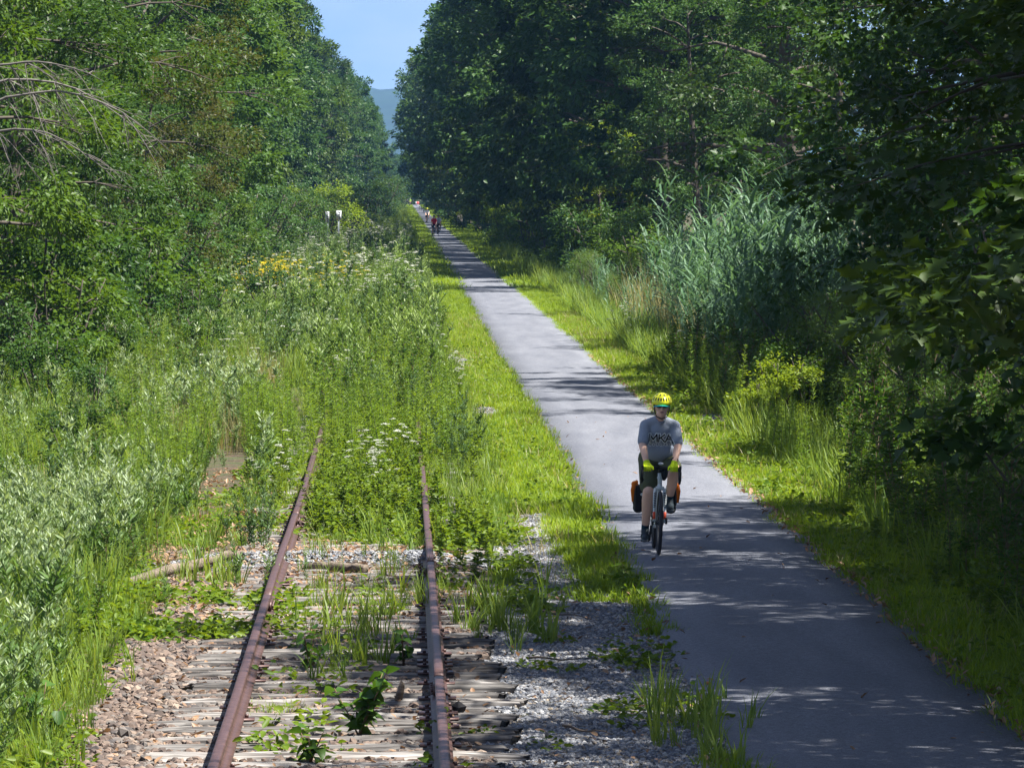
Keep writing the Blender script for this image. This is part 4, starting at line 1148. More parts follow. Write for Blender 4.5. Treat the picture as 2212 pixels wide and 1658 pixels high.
while y < 1000:
    ex = np.interp(y, [200, 330, 480, 620, 800, 1000], [-9.8, -10.2, -9.6, -8.2, -7.4, -6.5]) + rng.normal(0, .4) - (1.6 if k % 2 else 0)
    tgt = np.interp(y, [200, 330, 480, 620, 800, 1000], [16.5, 20.0, 22.0, 20.0, 19.5, 19]) * rng.uniform(.9, 1.06) * (1.08 if k % 2 else .84)
    kd = ['bright', 'round', 'bright', 'round', 'tall'][k % 5] if y < 420 else ['round', 'tall', 'round'][k % 3]
    hh = {'bright': 14, 'round': 17, 'tall': 23}[kd]
    mt = [None, 'elm', 'ash', 'locust', None][int(rng.integers(5))] if y < 500 else None
    sr = min(tgt / hh, {'bright': 1.12, 'round': .98, 'tall': .82}[kd])
    ex -= np.interp(y, [200, 300, 480, 640], [.4, 1.3, 1.2, 0])
    plant_tree('broadleaf_tree', pick(FARM[kd]), ex, y, sr, tree_label(kd, mt) + (' in the forest edge left of the rails' if y < 480 else ' in the far forest edge left of the rails'), 'tree', 'forest edge trees left of the rails' if y < 480 else 'far trees left of the rails', mt, sz=tgt / hh / sr)
    if k % 2 == 0:
        plant_tree('broadleaf_tree', pick(FARM['tall']), ex - rng.uniform(4.5, 7), y + rng.uniform(0, 6), tgt * 1.12 / 23, 'tall tree in the second row of the left forest', 'tree', 'second row of the left forest', [None, 'elm', 'ash'][int(rng.integers(3))])
    y += np.interp(y, [200, 400, 1000], [9.5, 17, 34]) * rng.uniform(.8, 1.2)
    k += 1

# right: overhanging maples and oaks; those nearest shade the path
for kind, x, y, s, sz, mat, lab in (
    ('maple', 11.9, 36, 1.10, .80, None, 'overhanging maple whose shade falls on the near end of the path'),
    ('oak', 12.2, 47, 1.12, .80, None, 'overhanging oak shading the path where the cyclist rides'),
    ('oak', 13.4, 59, 1.1, .90, None, 'large oak over the near right bank'),
    ('maple', 16.4, 85, 1.15, 1.0, None, 'dark maple leaning over the middle of the right bank'),
    ('maple', 15.6, 74, 1.1, 1.0, None, 'dark maple with low lobed leaf sprays over the right bank'),
    ('maple', 14.0, 98, 1.1, 1.0, None, 'dark maple hanging over the willow thicket'),
    ('maple', 15.0, 103, 1.1, 1.0, None, 'dark maple reaching down beside the reed bed'),
    ('maple', 16.0, 108, 1.10, 1.0, None, 'deep green maple standing behind the reeds'),
    ('oak', 17.5, 124, 1.1, 1.0, 'locust', 'olive green oak catching sun behind the reed bed'),
    ('ash', 17.0, 142, 1.1, 1.0, 'vine', 'sunlit yellow green tree at the back of the reed bed'),
    ('oak', 17.8, 158, 1.2, 1.0, None, 'dark oak with a dead pale limb behind the reeds'),
    ('ash', 15.2, 178, 1.1, 1.0, 'elm', 'blue green vine covered tree at the end of the reed bed'),
    ('oak', 14.6, 196, 1.35, 1.0, None, 'tall dark oak over the path beyond the reeds'),
    ('ash', 12.4, 212, 1.0, 1.0, 'elm', 'dark green ash beside the path beyond the reeds'),
    ('oak', 9.4, 29, 1.15, .74, None, 'oak leaning in over the nearest stretch of the path'),
    ('oak', 9.8, 37, 1.1, .74, None, 'oak leaning over the path just before the cyclist'),
    ('oak', 10.0, 45, 1.15, .74, None, 'oak leaning over the path behind the cyclist'),
        ('oak', 10.2, 33, 1.0, .80, None, 'low leaning oak nearest the path edge'),
    ('oak', 9.3, 41, 1.0, .80, None, 'low leaning oak beside the near path'),
    ('oak', 9.6, 50, 1.0, .80, None, 'low leaning oak between the taller oaks of the right bank'),
    ('oak', 12.2, 30, 1.2, .80, None, 'tall oak behind the first leaning oak of the right bank'),
    ('oak', 12.8, 41, 1.2, .80, None, 'tall oak between the maples over the near right bank'),
    ('oak', 12.6, 52, 1.2, .80, None, 'tall oak crowding the large oak over the near right bank'),
    ('oak', 17.5, 88, 1.25, 1.0, None, 'dark oak in the second row over the right bank'),
    ('oak', 17.0, 96, 1.25, 1.0, None, 'dark oak deep in the wood behind the maples'),
    ('oak', 18.0, 130, 1.3, 1.0, None, 'dark oak deep in the wood behind the reed bed'),
):
    plant_tree(kind + '_tree', pick(NEAR[kind]), x, y, s, lab, 'tree', None, mat, sz)
y = 224.0
k = 0
while y < 1000:
    ex = np.interp(y, [210, 330, 480, 620, 800, 1000], [11.4, 11.0, 10.2, 9.1, 8.5, 7.9]) + rng.normal(0, .5)
    tgt = np.interp(y, [210, 400, 700, 1000], [22, 25, 27, 27]) * rng.uniform(.92, 1.08)
    kd = ['tall', 'round', 'tall'][k % 3]
    mt = [None, None, 'elm', 'locust'][int(rng.integers(4))]
    hh = {'round': 17, 'tall': 23}[kd]
    plant_tree('broadleaf_tree', pick(FARM[kd]), ex, y, tgt / hh, tree_label(kd, mt) + (' leaning over the path from the right wood' if y < 480 else ' hanging over the far end of the path'), 'tree', 'tall trees along the right of the path' if y < 480 else 'far trees along the right of the path', mt)
    if k % 2 == 0:
        plant_tree('broadleaf_tree', pick(FARM['tall']), ex + rng.uniform(4, 7), y + rng.uniform(0, 6), tgt * 1.1 / 23, 'tall tree in the second row of the right wood', 'tree', 'second row of the right wood')
    if k % 3 == 1:
        plant_tree('broadleaf_tree', pick(FARM['bright']), ex - 2.2, y + 3, rng.uniform(.4, .55), 'low sunlit yellow green tree at the foot of the right wood', 'tree', 'low bright trees beside the path', 'lime_leaf' if k % 2 else 'locust')
    y += np.interp(y, [200, 400, 1000], [10, 17, 34]) * rng.uniform(.8, 1.2)
    k += 1
# trees closing the view where the path bends away
for x, y, s in ((-9, 1010, 1.0), (-5, 1190, .72), (-1.5, 1230, .66), (2.0, 1260, .7), (5.5, 1210, .8), (9, 1150, .9), (-12, 1120, .95), (-3.5, 1300, .9), (0.5, 1330, .72), (4, 1340, .8), (8, 1300, 1.0), (-8, 1260, .9), (13, 1240, 1.0)):
    plant_tree('broadleaf_tree', pick(FARM['round']), x, y, s * 17 / 17, 'blue hazy tree closing the view where the path ends', 'tree', 'trees closing the far end')

# shrubs
def shrubs(kind, name, pts, label, group, mats=(None,), cat='shrub'):
    for k, (x, y, s) in enumerate(pts):
        plant_tree(name, pick(SHR[kind]), x, y, s, label, cat, group, mats[k % len(mats)])
shrubs('broad', 'leafy_shrub', [(-6.9, 101, 1.0), (-7.6, 104, 1.3), (-7.2, 110, 1.1), (-6.6, 117, 1.0), (-7.4, 122, 1.3), (-7.0, 130, 1.1), (-6.8, 137, 1.2), (-7.6, 143, 1.4), (-6.2, 106, .7)], 'green leafy shrub crowding the foot of the left forest', 'shrubs at the foot of the left forest', ('vine', 'ash', 'vine', 'elm'))
shrubs('dark', 'dark_shrub', [(-7.2, 148, 1.0), (-7.0, 156, 1.1), (-7.6, 166, 1.2), (-7.2, 178, 1.1), (-6.9, 188, 1.0), (-7.4, 200, 1.2), (-7.2, 218, 1.3), (-7.0, 236, 1.2), (-6.8, 255, 1.1), (-6.2, 275, 1.1), (-6.0, 300, 1.2), (-5.6, 330, 1.2), (-5.4, 360, 1.3), (-5.0, 400, 1.3), (-4.4, 450, 1.3), (-3.8, 500, 1.4), (-3.2, 560, 1.4), (-2.6, 640, 1.5), (-2.0, 730, 1.6), (-1.6, 840, 1.8)], 'dark green shrub between the meadow and the left forest', 'shrubs between meadow and left forest', ('elm', 'ash', None, 'locust'))
shrubs('broad', 'bank_shrub', [(-6.4, 92, .62), (-5.2, 86, .5), (-4.7, 74, .42), (-4.0, 66, .34), (-7.4, 97, .8), (-5.8, 104, .6), (-4.4, 112, .55), (-3.4, 122, .5), (-5.2, 128, .7), (-2.2, 134, .5), (-3.9, 150, .7)], 'dark rounded bramble bush among the pale mugwort', 'bramble bushes in the weed bank', ('ash', 'elm', 'maple'))
shrubs('cedar', 'cedar', [(-6.0, 165, .72), (-6.45, 168, .6)], 'small yellow green cedar standing before the dark forest edge', 'two small cedars', (None,), 'cedar')
shrubs('broad', 'sunlit_shrub', [(-5.05, 345, 1.7), (-4.7, 352, 1.4)], 'sunlit lime green sapling beside the mile marker', 'lime saplings by the marker', ('lime_leaf',))
shrubs('broad', 'low_vine_shrub', [(6.35, 86, .48), (6.7, 87.5, .6), (6.05, 85.5, .34), (7.0, 86.6, .5)], 'low lime green vine shrub beside the gravel patch', 'lime vine by the gravel patch', ('lime_leaf', 'vine'))
wl = []
for _ in range(46):
    b_ = rng.uniform(50, 103); a = rng.uniform(6.3, 10.6)
    if a < .125 * b_ + 1.2 and not (60 < b_ < 91 and .060 * b_ < a < .0865 * b_): wl.append((a, b_, rng.uniform(.62, 1.0) * np.interp(a, [6.3, 8], [.55, 1.0])))
shrubs('willow', 'willow_shrub', wl, 'narrow leaved willow shrub in the shaded thicket right of the path', 'shaded willow thicket')
shrubs('broad', 'leafy_shrub', [(8.2, 170, 1.0), (8.6, 180, 1.2), (7.8, 192, 1.0), (8.4, 206, 1.3), (7.6, 220, 1.0), (8.0, 236, 1.2), (7.4, 250, .9), (7.8, 270, 1.2), (7.4, 295, 1.2), (7.0, 320, 1.1), (7.6, 345, 1.4), (7.2, 380, 1.5), (7.2, 420, 1.6), (7.0, 470, 1.6), (6.8, 530, 1.7), (6.8, 600, 1.8), (6.6, 690, 1.9), (6.6, 800, 2.0)], 'yellow green leafy shrub at the foot of the right wood', 'shrubs at the foot of the right wood', ('vine', 'ash', 'locust', 'elm'))
shrubs('willow', 'willow_shrub', [(6.9, 160, .8), (6.6, 172, .75), (6.9, 186, .8), (6.6, 150, .6)], 'grey green bush beside the path at the end of the reeds', 'grey bushes by the reeds')
shrubs('broad', 'yellow_shrub', [(7.3, 300, 1.0), (6.9, 335, 1.2), (7.0, 360, .8)], 'yellowing shrub glowing in the sun beside the far path', 'yellowing shrubs', ('lime_leaf',))

shrubs('dark', 'dark_shrub', [(11.0, 76, 1.2), (10.2, 82, 1.1), (12.0, 86, 1.4), (11.2, 92, 1.2), (12.6, 98, 1.4), (11.4, 104, 1.3), (13.5, 108, 1.6), (10.0, 70, 1.0), (13, 116, 1.5), (12.4, 128, 1.5), (11.8, 142, 1.4), (11.0, 158, 1.3)], 'dark undergrowth shrub beneath the maples right of the path', 'undergrowth beneath the maples', ('maple', 'elm'))

shrubs('dark', 'dark_shrub', [(-6, 1150, 2.2), (-2, 1160, 2.0), (1.5, 1175, 2.2), (5, 1170, 2.2), (8, 1140, 2.4), (-9, 1120, 2.4), (3, 1195, 2.6), (-4, 1200, 2.6)], 'hazy undergrowth closing the far end of the path', 'undergrowth at the far end')
# bare dead limbs hanging out of the left forest
dead = empty('dead_tree', (-8.3, 93, .2))
tag(dead, 'leafless dead tree with pale grey drooping limbs before the left forest', 'dead tree')
t_ = np.linspace(0, 1, 9)
v, tr = tube(np.stack([.5 * t_, .2 * t_, 6.6 * t_], 1), .12 * (1.1 - t_), 7)
link(bpy.data.objects.new('trunk', mesh_np('trunk', v, tr, M['deadwood'], smooth=True)), dead)
r_ = np.random.default_rng(5)
for (z_, L, ry, dy, dr) in ((5.0, 3.9, .50, -.6, .62), (5.7, 2.6, .40, -.4, .45), (4.6, 3.0, .35, -.9, .6), (5.5, 3.7, .30, .3, .65)):
    tt = np.linspace(0, 1, 10)
    lp = np.stack([.3 + L * tt, dy * tt, z_ + L * ry * tt - L * dr * tt ** 2.4], 1) + np.cumsum(r_.normal(0, .03, (10, 3)), 0)
    parts = [(*tube(lp, .026 * (1.08 - tt) + .003, 6), .5)]
    for s in range(15):
        k = int(r_.integers(2, 9)); d = np.array([r_.uniform(.1, 1), r_.normal(0, .4), r_.uniform(-1.0, .1)]); l2 = r_.uniform(.4, 1.3)
        t3 = np.linspace(0, 1, 5); tw = lp[k] + unit(d) * l2 * t3[:, None]; tw[:, 2] -= .3 * l2 * t3 ** 2; tw[1:] += np.cumsum(r_.normal(0, .02, (4, 3)), 0)
        parts.append((*tube(tw, .008 * (1.1 - t3) + .0015, 4, cap=False), .5))
        for s2 in range(3):
            d3 = unit(d + r_.normal(0, .5, 3)) * l2 * .4; parts.append((*tube(tw[2] + d3 * np.linspace(0, 1, 3)[:, None], [.005, .003, .0015], 3, cap=False), .5))
    V, T, _ = cat_parts(parts)
    link(bpy.data.objects.new('limb', mesh_np('limb', V, T, M['deadwood'], smooth=True)), dead)
# grey stump by the far verge
bm_v, bm_t = tube(np.array([[0, 0, 0], [.05, 0, .5], [.02, 0, 1.0], [.12, 0, 1.5]]), [.42, .34, .3, .16], 9)
bm_v += rng.normal(0, .04, bm_v.shape)
o = link(bpy.data.objects.new('tree_stump', mesh_np('tree_stump', bm_v, bm_t, M['deadwood']))); o.location = (6.0, 520, -.2)
tag(o, 'grey weathered tree stump on the verge by the far cyclists', 'stump')
# ------------------------------------------------------------------ cyclists and bicycles
def cap_arr(p0, p1, r0, r1, sx=1.0, sides=14, rings=4):
    """tapered limb with round ends"""
    p0, p1 = np.array(p0, float), np.array(p1, float); d = p1 - p0; L = np.linalg.norm(d); d = d / max(L, 1e-6)
    pts, rr = [], []
    for k in range(rings): a = math.pi / 2 * (1 - k / rings); pts.append(p0 - d * r0 * math.sin(a)); rr.append(max(r0 * math.cos(a), .001))
    for k in range(5): f = k / 4; pts.append(p0 + d * L * f); rr.append(r0 + (r1 - r0) * f)
    for k in range(1, rings + 1): a = math.pi / 2 * k / rings; pts.append(p1 + d * r1 * math.sin(a)); rr.append(max(r1 * math.cos(a), .001))
    v, t = tube(np.array(pts), np.array(rr), sides)
    if sx != 1.0:
        c = (p0 + p1) / 2; v[:, 0] = c[0] + (v[:, 0] - c[0]) * sx
    return v, t

def ell(c, r, seg=16, rot=None):
    bm = bmesh.new(); bmesh.ops.create_icosphere(bm, subdivisions=3, radius=1.0)
    v = np.array([q.co for q in bm.verts]) * np.array(r); t = np.array([[q.index for q in f.verts] for f in bm.faces]); bm.free()
    if rot is not None: v = v @ np.array(Euler(rot).to_matrix()).T
    return v + np.array(c), t

def fuse(name, shapes, voxel, smooth, mat):
    """one continuous skin over all shapes"""
    V, T, _ = cat_parts([(a, b_, .5) for a, b_ in shapes])
    tmp = bpy.data.objects.new('tmp', mesh_np('tmp', V, T)); C.objects.link(tmp)
    m = tmp.modifiers.new('r', 'REMESH'); m.mode = 'VOXEL'; m.voxel_size = voxel
    if smooth:
        m = tmp.modifiers.new('s', 'SMOOTH'); m.iterations = smooth; m.factor = .5
    dg = bpy.context.evaluated_depsgraph_get(); me = bpy.data.meshes.new_from_object(tmp.evaluated_get(dg))
    bpy.data.objects.remove(tmp)
    me.name = name; me.materials.clear(); me.materials.append(mat)
    me.polygons.foreach_set('use_smooth', np.ones(len(me.polygons), bool))
    return me

def torus(c, R_, r, n=40, k=8, sx=1.0):
    a = np.linspace(0, 2 * math.pi, n, endpoint=False); b_ = np.linspace(0, 2 * math.pi, k, endpoint=False)
    A, B = np.meshgrid(a, b_, indexing='ij')
    V = np.stack([r * sx * np.sin(B), (R_ + r * np.cos(B)) * np.cos(A), (R_ + r * np.cos(B)) * np.sin(A)], -1).reshape(-1, 3) + np.array(c)
    i, j = np.meshgrid(np.arange(n), np.arange(k), indexing='ij'); i2 = (i + 1) % n; j2 = (j + 1) % k
    q = np.stack([i * k + j, i2 * k + j, i2 * k + j2, i * k + j2], -1).reshape(-1, 4)
    return V, np.concatenate([q[:, [0, 2, 1]], q[:, [0, 3, 2]]])

def rod(a, b_, r0, r1=None, n=8):
    return tube(np.array([a, (np.array(a) + np.array(b_)) / 2, b_], float), np.linspace(r0, r1 or r0, 3), n)

def joined(*s):
    V, T, _ = cat_parts([(a, b_, .5) for a, b_ in s]); return V, T

def cloth(name, col, rough=.9): return plain(name, col, rough, vary=.16, scale=11, bump=.85, spec=.2)
M['skin'] = plain('skin', (.86, .53, .39), .55, vary=.08, scale=18)
M['lip'] = plain('lips', (.42, .18, .15), .5)
M['shirt'] = cloth('grey_tshirt', (.30, .34, .41))
M['shorts'] = cloth('olive_shorts', (.095, .105, .060))
M['black'] = plain('black_rubber', (.018, .018, .02), .6)
M['glass'] = plain('dark_lens', (.006, .007, .010), .08, vary=0, spec=.8)
M['helmet'] = plain('yellow_helmet', (.92, .92, .03), .35, vary=.03, spec=.5)
M['teal'] = cloth('teal_cap', (.03, .55, .56))
M['glove'] = cloth('neon_glove', (.72, .95, .02), .8)
M['shoe'] = plain('dark_shoe', (.030, .045, .055), .7)
M['sock'] = cloth('navy_sock', (.02, .055, .085))
M['sole'] = plain('grey_sole', (.10, .11, .12), .8)
M['tyre'] = plain('tyre', (.040, .038, .042), .85)
M['frame'] = plain('white_frame', (.62, .66, .66), .3, vary=.03, spec=.5)
M['steel'] = plain('steel', (.35, .36, .38), .35, metal=.8)
M['orange'] = plain('orange_red_paint', (.85, .10, .03), .4, vary=.03)
M['bag'] = cloth('black_pannier', (.016, .016, .020), .7)
M['bagorange'] = cloth('orange_pannier', (.75, .17, .01), .6)
M['ink'] = plain('black_ink', (.012, .013, .018), .8)
M['print'] = plain('white_print', (.82, .86, .90), .8)
M['silver'] = plain('silver', (.6, .62, .65), .35)

# joints (metres, bicycle frame of reference: riding towards -y, ground at z=0, bottom bracket at y=0)
HIP = {-1: (-.095, .19, .985), 1: (.095, .19, .985)}
KNEE = {-1: (-.105, -.17, .66), 1: (.165, -.28, .90)}
ANK = {-1: (-.118, .075, .235), 1: (.128, -.055, .575)}
TOE = {-1: (-.125, -.09, .135), 1: (.138, -.20, .475)}
SHO = {s: (s * .158, -.160, 1.365) for s in (-1, 1)}
ELB = {s: (s * .190, -.30, 1.155) for s in (-1, 1)}
WRI = {s: (s * .150, -.455, .975) for s in (-1, 1)}
PALM = {s: (s * .145, -.505, .950) for s in (-1, 1)}
NECK = (0, -.20, 1.44)
HEAD = np.array([0.005, -.275, 1.575])

def build_body():
    sh = []
    sh.append((cap_arr((0, .19, 1.0), (0, .02, 1.18), .14, .14, 1.0))); sh.append(cap_arr((0, .02, 1.18), (0, -.11, 1.33), .135, .105, 1.1))
    sh.append(cap_arr(NECK, HEAD + np.array([0, .03, -.05]), .058, .055))
    for s in (-1, 1):
        sh += [cap_arr(SHO[s], ELB[s], .056, .043), cap_arr(ELB[s], np.array(WRI[s]), .044, .030), cap_arr(HIP[s], KNEE[s], .092, .062),
               cap_arr(KNEE[s], np.array(KNEE[s]) * .72 + np.array(ANK[s]) * .28, .064, .066), cap_arr(np.array(KNEE[s]) * .72 + np.array(ANK[s]) * .28, ANK[s], .065, .038), ell(np.array(KNEE[s]) + np.array([0, -.015, 0]), (.056, .05, .062))]
    h = HEAD
    sh += [ell(h + (0, .015, .015), (.076, .096, .105)), ell(h + (0, -.03, -.055), (.058, .062, .070)), ell(h + (0, -.055, -.085), (.036, .030, .030)),
           cap_arr(h + (0, -.082, .012), h + (0, -.108, -.022), .009, .015), ell(h + (0, -.082, -.052), (.028, .012, .010)),
           ell(h + (.079, .02, -.005), (.012, .022, .033)), ell(h + (-.079, .02, -.005), (.012, .022, .033)), ell(h + (.038, -.068, -.02), (.022, .02, .02)), ell(h + (-.038, -.068, -.02), (.022, .02, .02))]
    return fuse('body', sh, .0075, 3, M['skin'])

def build_shirt():
    sh = [cap_arr((0, .185, 1.02), (0, .03, 1.17), .168, .172, 1.05), cap_arr((0, .03, 1.17), (0, -.13, 1.315), .170, .132, 1.2), ell((0, -.045, 1.10), (.175, .13, .13)),
          cap_arr((-.08, -.155, 1.37), (.08, -.155, 1.37), .075, .075), cap_arr((0, -.165, 1.37), (0, -.185, 1.425), .085, .070)]
    for s in (-1, 1):
        e = np.array(SHO[s]) + (np.array(ELB[s]) - np.array(SHO[s])) * .80
        sh += [cap_arr(SHO[s], e, .064, .064), cap_arr((s * .05, -.17, 1.405), SHO[s], .066, .064)]
    me = fuse('t_shirt', sh, .008, 9, M['shirt'])
    return me

def build_shorts():
    sh = [cap_arr((-.06, .20, .98), (.06, .20, .98), .155, .155), ell((0, .12, .99), (.17, .14, .12))]
    for s in (-1, 1):
        e = np.array(HIP[s]) + (np.array(KNEE[s]) - np.array(HIP[s])) * (.86 if s < 0 else .80)
        sh.append(cap_arr(HIP[s], e, .118, .098))
    return fuse('shorts', sh, .009, 4, M['shorts'])

def build_glove(s):
    w_, p = np.array(WRI[s]), np.array(PALM[s])
    sh = [cap_arr(w_ + (0, .02, .012), w_, .034, .036), ell(p + (0, 0, .006), (.046, .042, .026), rot=(.5, 0, 0)), ell(p * .6 + w_ * .4, (.042, .04, .030), rot=(.6, 0, 0))]
    for k in range(4):
        x = p[0] + (k - 1.5) * .023; ln = (.9, 1.05, 1.0, .8)[k if s < 0 else 3 - k] * .034
        a = np.array([x, p[1] - .022, p[2] + .002]); b_ = a + np.array([0, -ln, -.014]); c = b_ + np.array([0, .004, -.032]); d = c + np.array([0, .022, -.012])
        sh += [cap_arr(a, b_, .0112, .0108, 1, 8, 3), cap_arr(b_, c, .0108, .0102, 1, 8, 3), cap_arr(c, d, .0102, .009, 1, 8, 3)]
    a = p + np.array([-s * .038, .0, 0]); b_ = a + np.array([-s * .020, -.026, -.012]); c = b_ + np.array([-s * .004, -.012, -.026])
    sh += [cap_arr(a, b_, .013, .0115, 1, 8, 3), cap_arr(b_, c, .0115, .010, 1, 8, 3)]
    return fuse('glove', sh, .0045, 2, M['glove'])

def build_shoe(s):
    a, t = np.array(ANK[s]), np.array(TOE[s])
    heel = a + np.array([0, .045, -.065]) if s < 0 else a + np.array([0, .05, -.058])
    sh = [cap_arr(heel, t, .040, .032, 1.05), cap_arr(a + (0, 0, -.01), (heel + t) / 2, .045, .040), cap_arr(heel, (heel + t) / 2, .040, .046, 1.05)]
    return fuse('shoe', sh, .006, 3, M['shoe'])

def build_sole(s):
    a, t = np.array(ANK[s]), np.array(TOE[s]); heel = a + np.array([0, .045, -.065]) if s < 0 else a + np.array([0, .05, -.058])
    return fuse('sole', [cap_arr(heel + (0, .01, -.028), t + (0, -.015, -.022), .022, .018, 2.1)], .006, 2, M['sole'])

def helmet_mesh():
    n1, n2 = 24, 9
    V, ph = [], []
    for k in range(n2):
        el = math.pi / 2 * k / (n2 - 1)
        for a in range(n1):
            th = 2 * math.pi * a / n1
            x, y_, z = math.cos(el) * math.cos(th) * .108, math.cos(el) * math.sin(th) * .142, math.sin(el) * .108
            drop = -.022 * (1 if k == 0 else 0)
            V.append((x, y_, z + drop * (.4 + .6 * abs(math.sin(th)) * (math.sin(th) > 0))))
    V = np.array(V); i, j = np.meshgrid(np.arange(n2 - 1), np.arange(n1), indexing='ij'); j2 = (j + 1) % n1
    q = np.stack([i * n1 + j, i * n1 + j2, (i + 1) * n1 + j2, (i + 1) * n1 + j], -1).reshape(-1, 4); T = np.concatenate([q[:, [0, 1, 2]], q[:, [0, 2, 3]]])
    V2 = V * .93; V2[:, 2] -= .002
    rim = np.array([[j_, len(V) + j_, len(V) + (j_ + 1) % n1] for j_ in range(n1)] + [[j_, len(V) + (j_ + 1) % n1, (j_ + 1) % n1] for j_ in range(n1)])
    return mesh_np('helmet', np.concatenate([V, V2]), np.concatenate([T, T[:, ::-1] + len(V), rim]), M['helmet'], smooth=True)

def vents_mesh():
    sh = []
    for el, ths, L in ((28, (-68, -46, -26, -9, 9, 26, 46, 68), .021), (56, (-62, -22, 22, 62), .017)):
        for th in ths:
            a, e = R(th), R(el); d = np.array([math.sin(a) * math.cos(e), -math.cos(a) * math.cos(e), math.sin(e)])
            c = d * np.array([.106, .140, .106])
            v, t = ell((0, 0, 0), (.0085, .006, L))
            up_ = unit(np.array([-math.sin(a) * math.sin(e), math.cos(a) * math.sin(e), math.cos(e)])); sd = unit(np.cross(up_, d))
            Mx = np.stack([sd, d, up_], 1)
            sh.append((v @ Mx.T + c, t))
    return mesh_np('helmet_vents', *joined(*sh), M['black'])

B_ = {}
def once(k, f):
    if k not in B_: B_[k] = f()
    return B_[k]

def arr(name, va, mat, smooth=True):
    return mesh_np(name, va[0], va[1], M[mat], smooth=smooth)

def visor():
    a = np.linspace(-1.15, 1.15, 11); V = []
    for r_, z in ((.095, .030), (.145, .016), (.146, .012), (.095, .024)):
        V += [(math.sin(x) * .088 * (r_ / .1) ** .35, -math.cos(x) * r_ * (1 if abs(x) < .9 else .96) - .002, z - .012 * x * x) for x in a]
    V = np.array(V); n = 11; q = []
    for k in range(4):
        for j in range(n - 1):
            q.append([k * n + j, k * n + j + 1, ((k + 1) % 4) * n + j + 1, ((k + 1) % 4) * n + j])
    q = np.array(q); return mesh_np('cap_visor', V, np.concatenate([q[:, [0, 1, 2]], q[:, [0, 2, 3]]]), M['teal'], smooth=True)

def strap():
    parts = []
    for s in (-1, 1):
        p = np.array([(s * .084, .0, .03), (s * .080, -.02, -.04), (s * .055, -.045, -.105), (s * .012, -.062, -.124), (0, -.063, -.126)]); parts.append(tube(p, .0065, 5))
        p = np.array([(s * .082, .055, .03), (s * .080, .01, -.03), (s * .079, -.018, -.042)]); parts.append(tube(p, .005, 5))
    return arr('chin_strap', joined(*parts), 'black')

def shades():
    parts = [ell((s * .036, -.094, .012), (.034, .014, .020), rot=(0, 0, s * .35)) for s in (-1, 1)]
    parts += [tube(np.array([(s * .066, -.075, .016), (s * .080, -.02, .012), (s * .081, .03, .008)]), .004, 5) for s in (-1, 1)] + [tube(np.array([(-.012, -.107, .016), (0, -.109, .018), (.012, -.107, .016)]), .005, 5)]
    return arr('sunglasses', joined(*parts), 'glass')

def text_on(body_me, text, size, cz, shear, mat, off, depth, name):
    cu = bpy.data.curves.new('t', 'FONT'); cu.body = text; cu.size = size; cu.align_x = 'CENTER'; cu.shear = shear; cu.offset = off; cu.fill_mode = 'FRONT'; cu.space_character = 1.08; cu.resolution_u = 2
    tmp = bpy.data.objects.new('t', cu); C.objects.link(tmp)
    me = bpy.data.meshes.new_from_object(tmp.evaluated_get(bpy.context.evaluated_depsgraph_get()))
    bpy.data.objects.remove(tmp)
    bm = bmesh.new(); bm.from_mesh(me); bmesh.ops.triangulate(bm, faces=bm.faces)
    bmesh.ops.subdivide_edges(bm, edges=[e for e in bm.edges if e.calc_length() > .02], cuts=1)
    bb = bmesh.new(); bb.from_mesh(body_me); tree_ = BVHTree.FromBMesh(bb)
    for v in bm.verts:
        x, z = v.co.x, cz + v.co.y
        hit = tree_.ray_cast(Vector((x, -1.5, z)), Vector((0, 1, 0)))
        y_ = hit[0].y if hit[0] is not None else -.2
        v.co = (x, y_ - depth, z)
    bb.free(); bmesh.ops.triangulate(bm, faces=bm.faces)
    out_ = bpy.data.meshes.new(name); bm.to_mesh(out_); bm.free(); out_.materials.append(M[mat])
    return out_

def stroke_letters(body_me, segs, width, mat, depth, name):
    """letters drawn as broad strokes that follow the cloth"""
    bb = bmesh.new(); bb.from_mesh(body_me); tree_ = BVHTree.FromBMesh(bb)
    V, T = [], []
    for (x0, z0, x1, z1) in segs:
        a, b_ = np.array([x0, z0]), np.array([x1, z1]); d = unit(b_ - a); nrm = np.array([-d[1], d[0]]) * width / 2
        a = a - d * width * .42; b_ = b_ + d * width * .42
        n = 5; base = len(V)
        for k in range(n):
            for sg in (1, 0, -1):
                p = a + (b_ - a) * k / (n - 1) + nrm * sg
                hit = tree_.ray_cast(Vector((p[0], -1.5, p[1])), Vector((0, 1, 0)))
                V.append((p[0], (hit[0].y if hit[0] is not None else -.2) - depth, p[1]))
        for k in range(n - 1):
            for c in range(2):
                i = base + k * 3 + c
                T += [[i, i + 1, i + 4], [i, i + 4, i + 3]]
    bb.free()
    return mesh_np(name, np.array(V), np.array(T), M[mat])

MKA = []
for x0, wd_, ss in ((-.118, .088, ((0, 0, .06, 1), (.06, 1, .5, .3), (.5, .3, .92, 1), (.92, 1, 1, 0))), (-.012, .062, ((0, 0, 0, 1), (.05, .42, .95, 1), (.3, .58, 1, 0))), (.062, .075, ((0, 0, .42, 1), (.42, 1, 1, -.12), (.2, .34, .72, .34)))):
    for a0, b0, a1, b1 in ss:
        MKA.append((x0 + a0 * wd_, 1.195 + b0 * .080, x0 + a1 * wd_, 1.195 + b1 * .080))

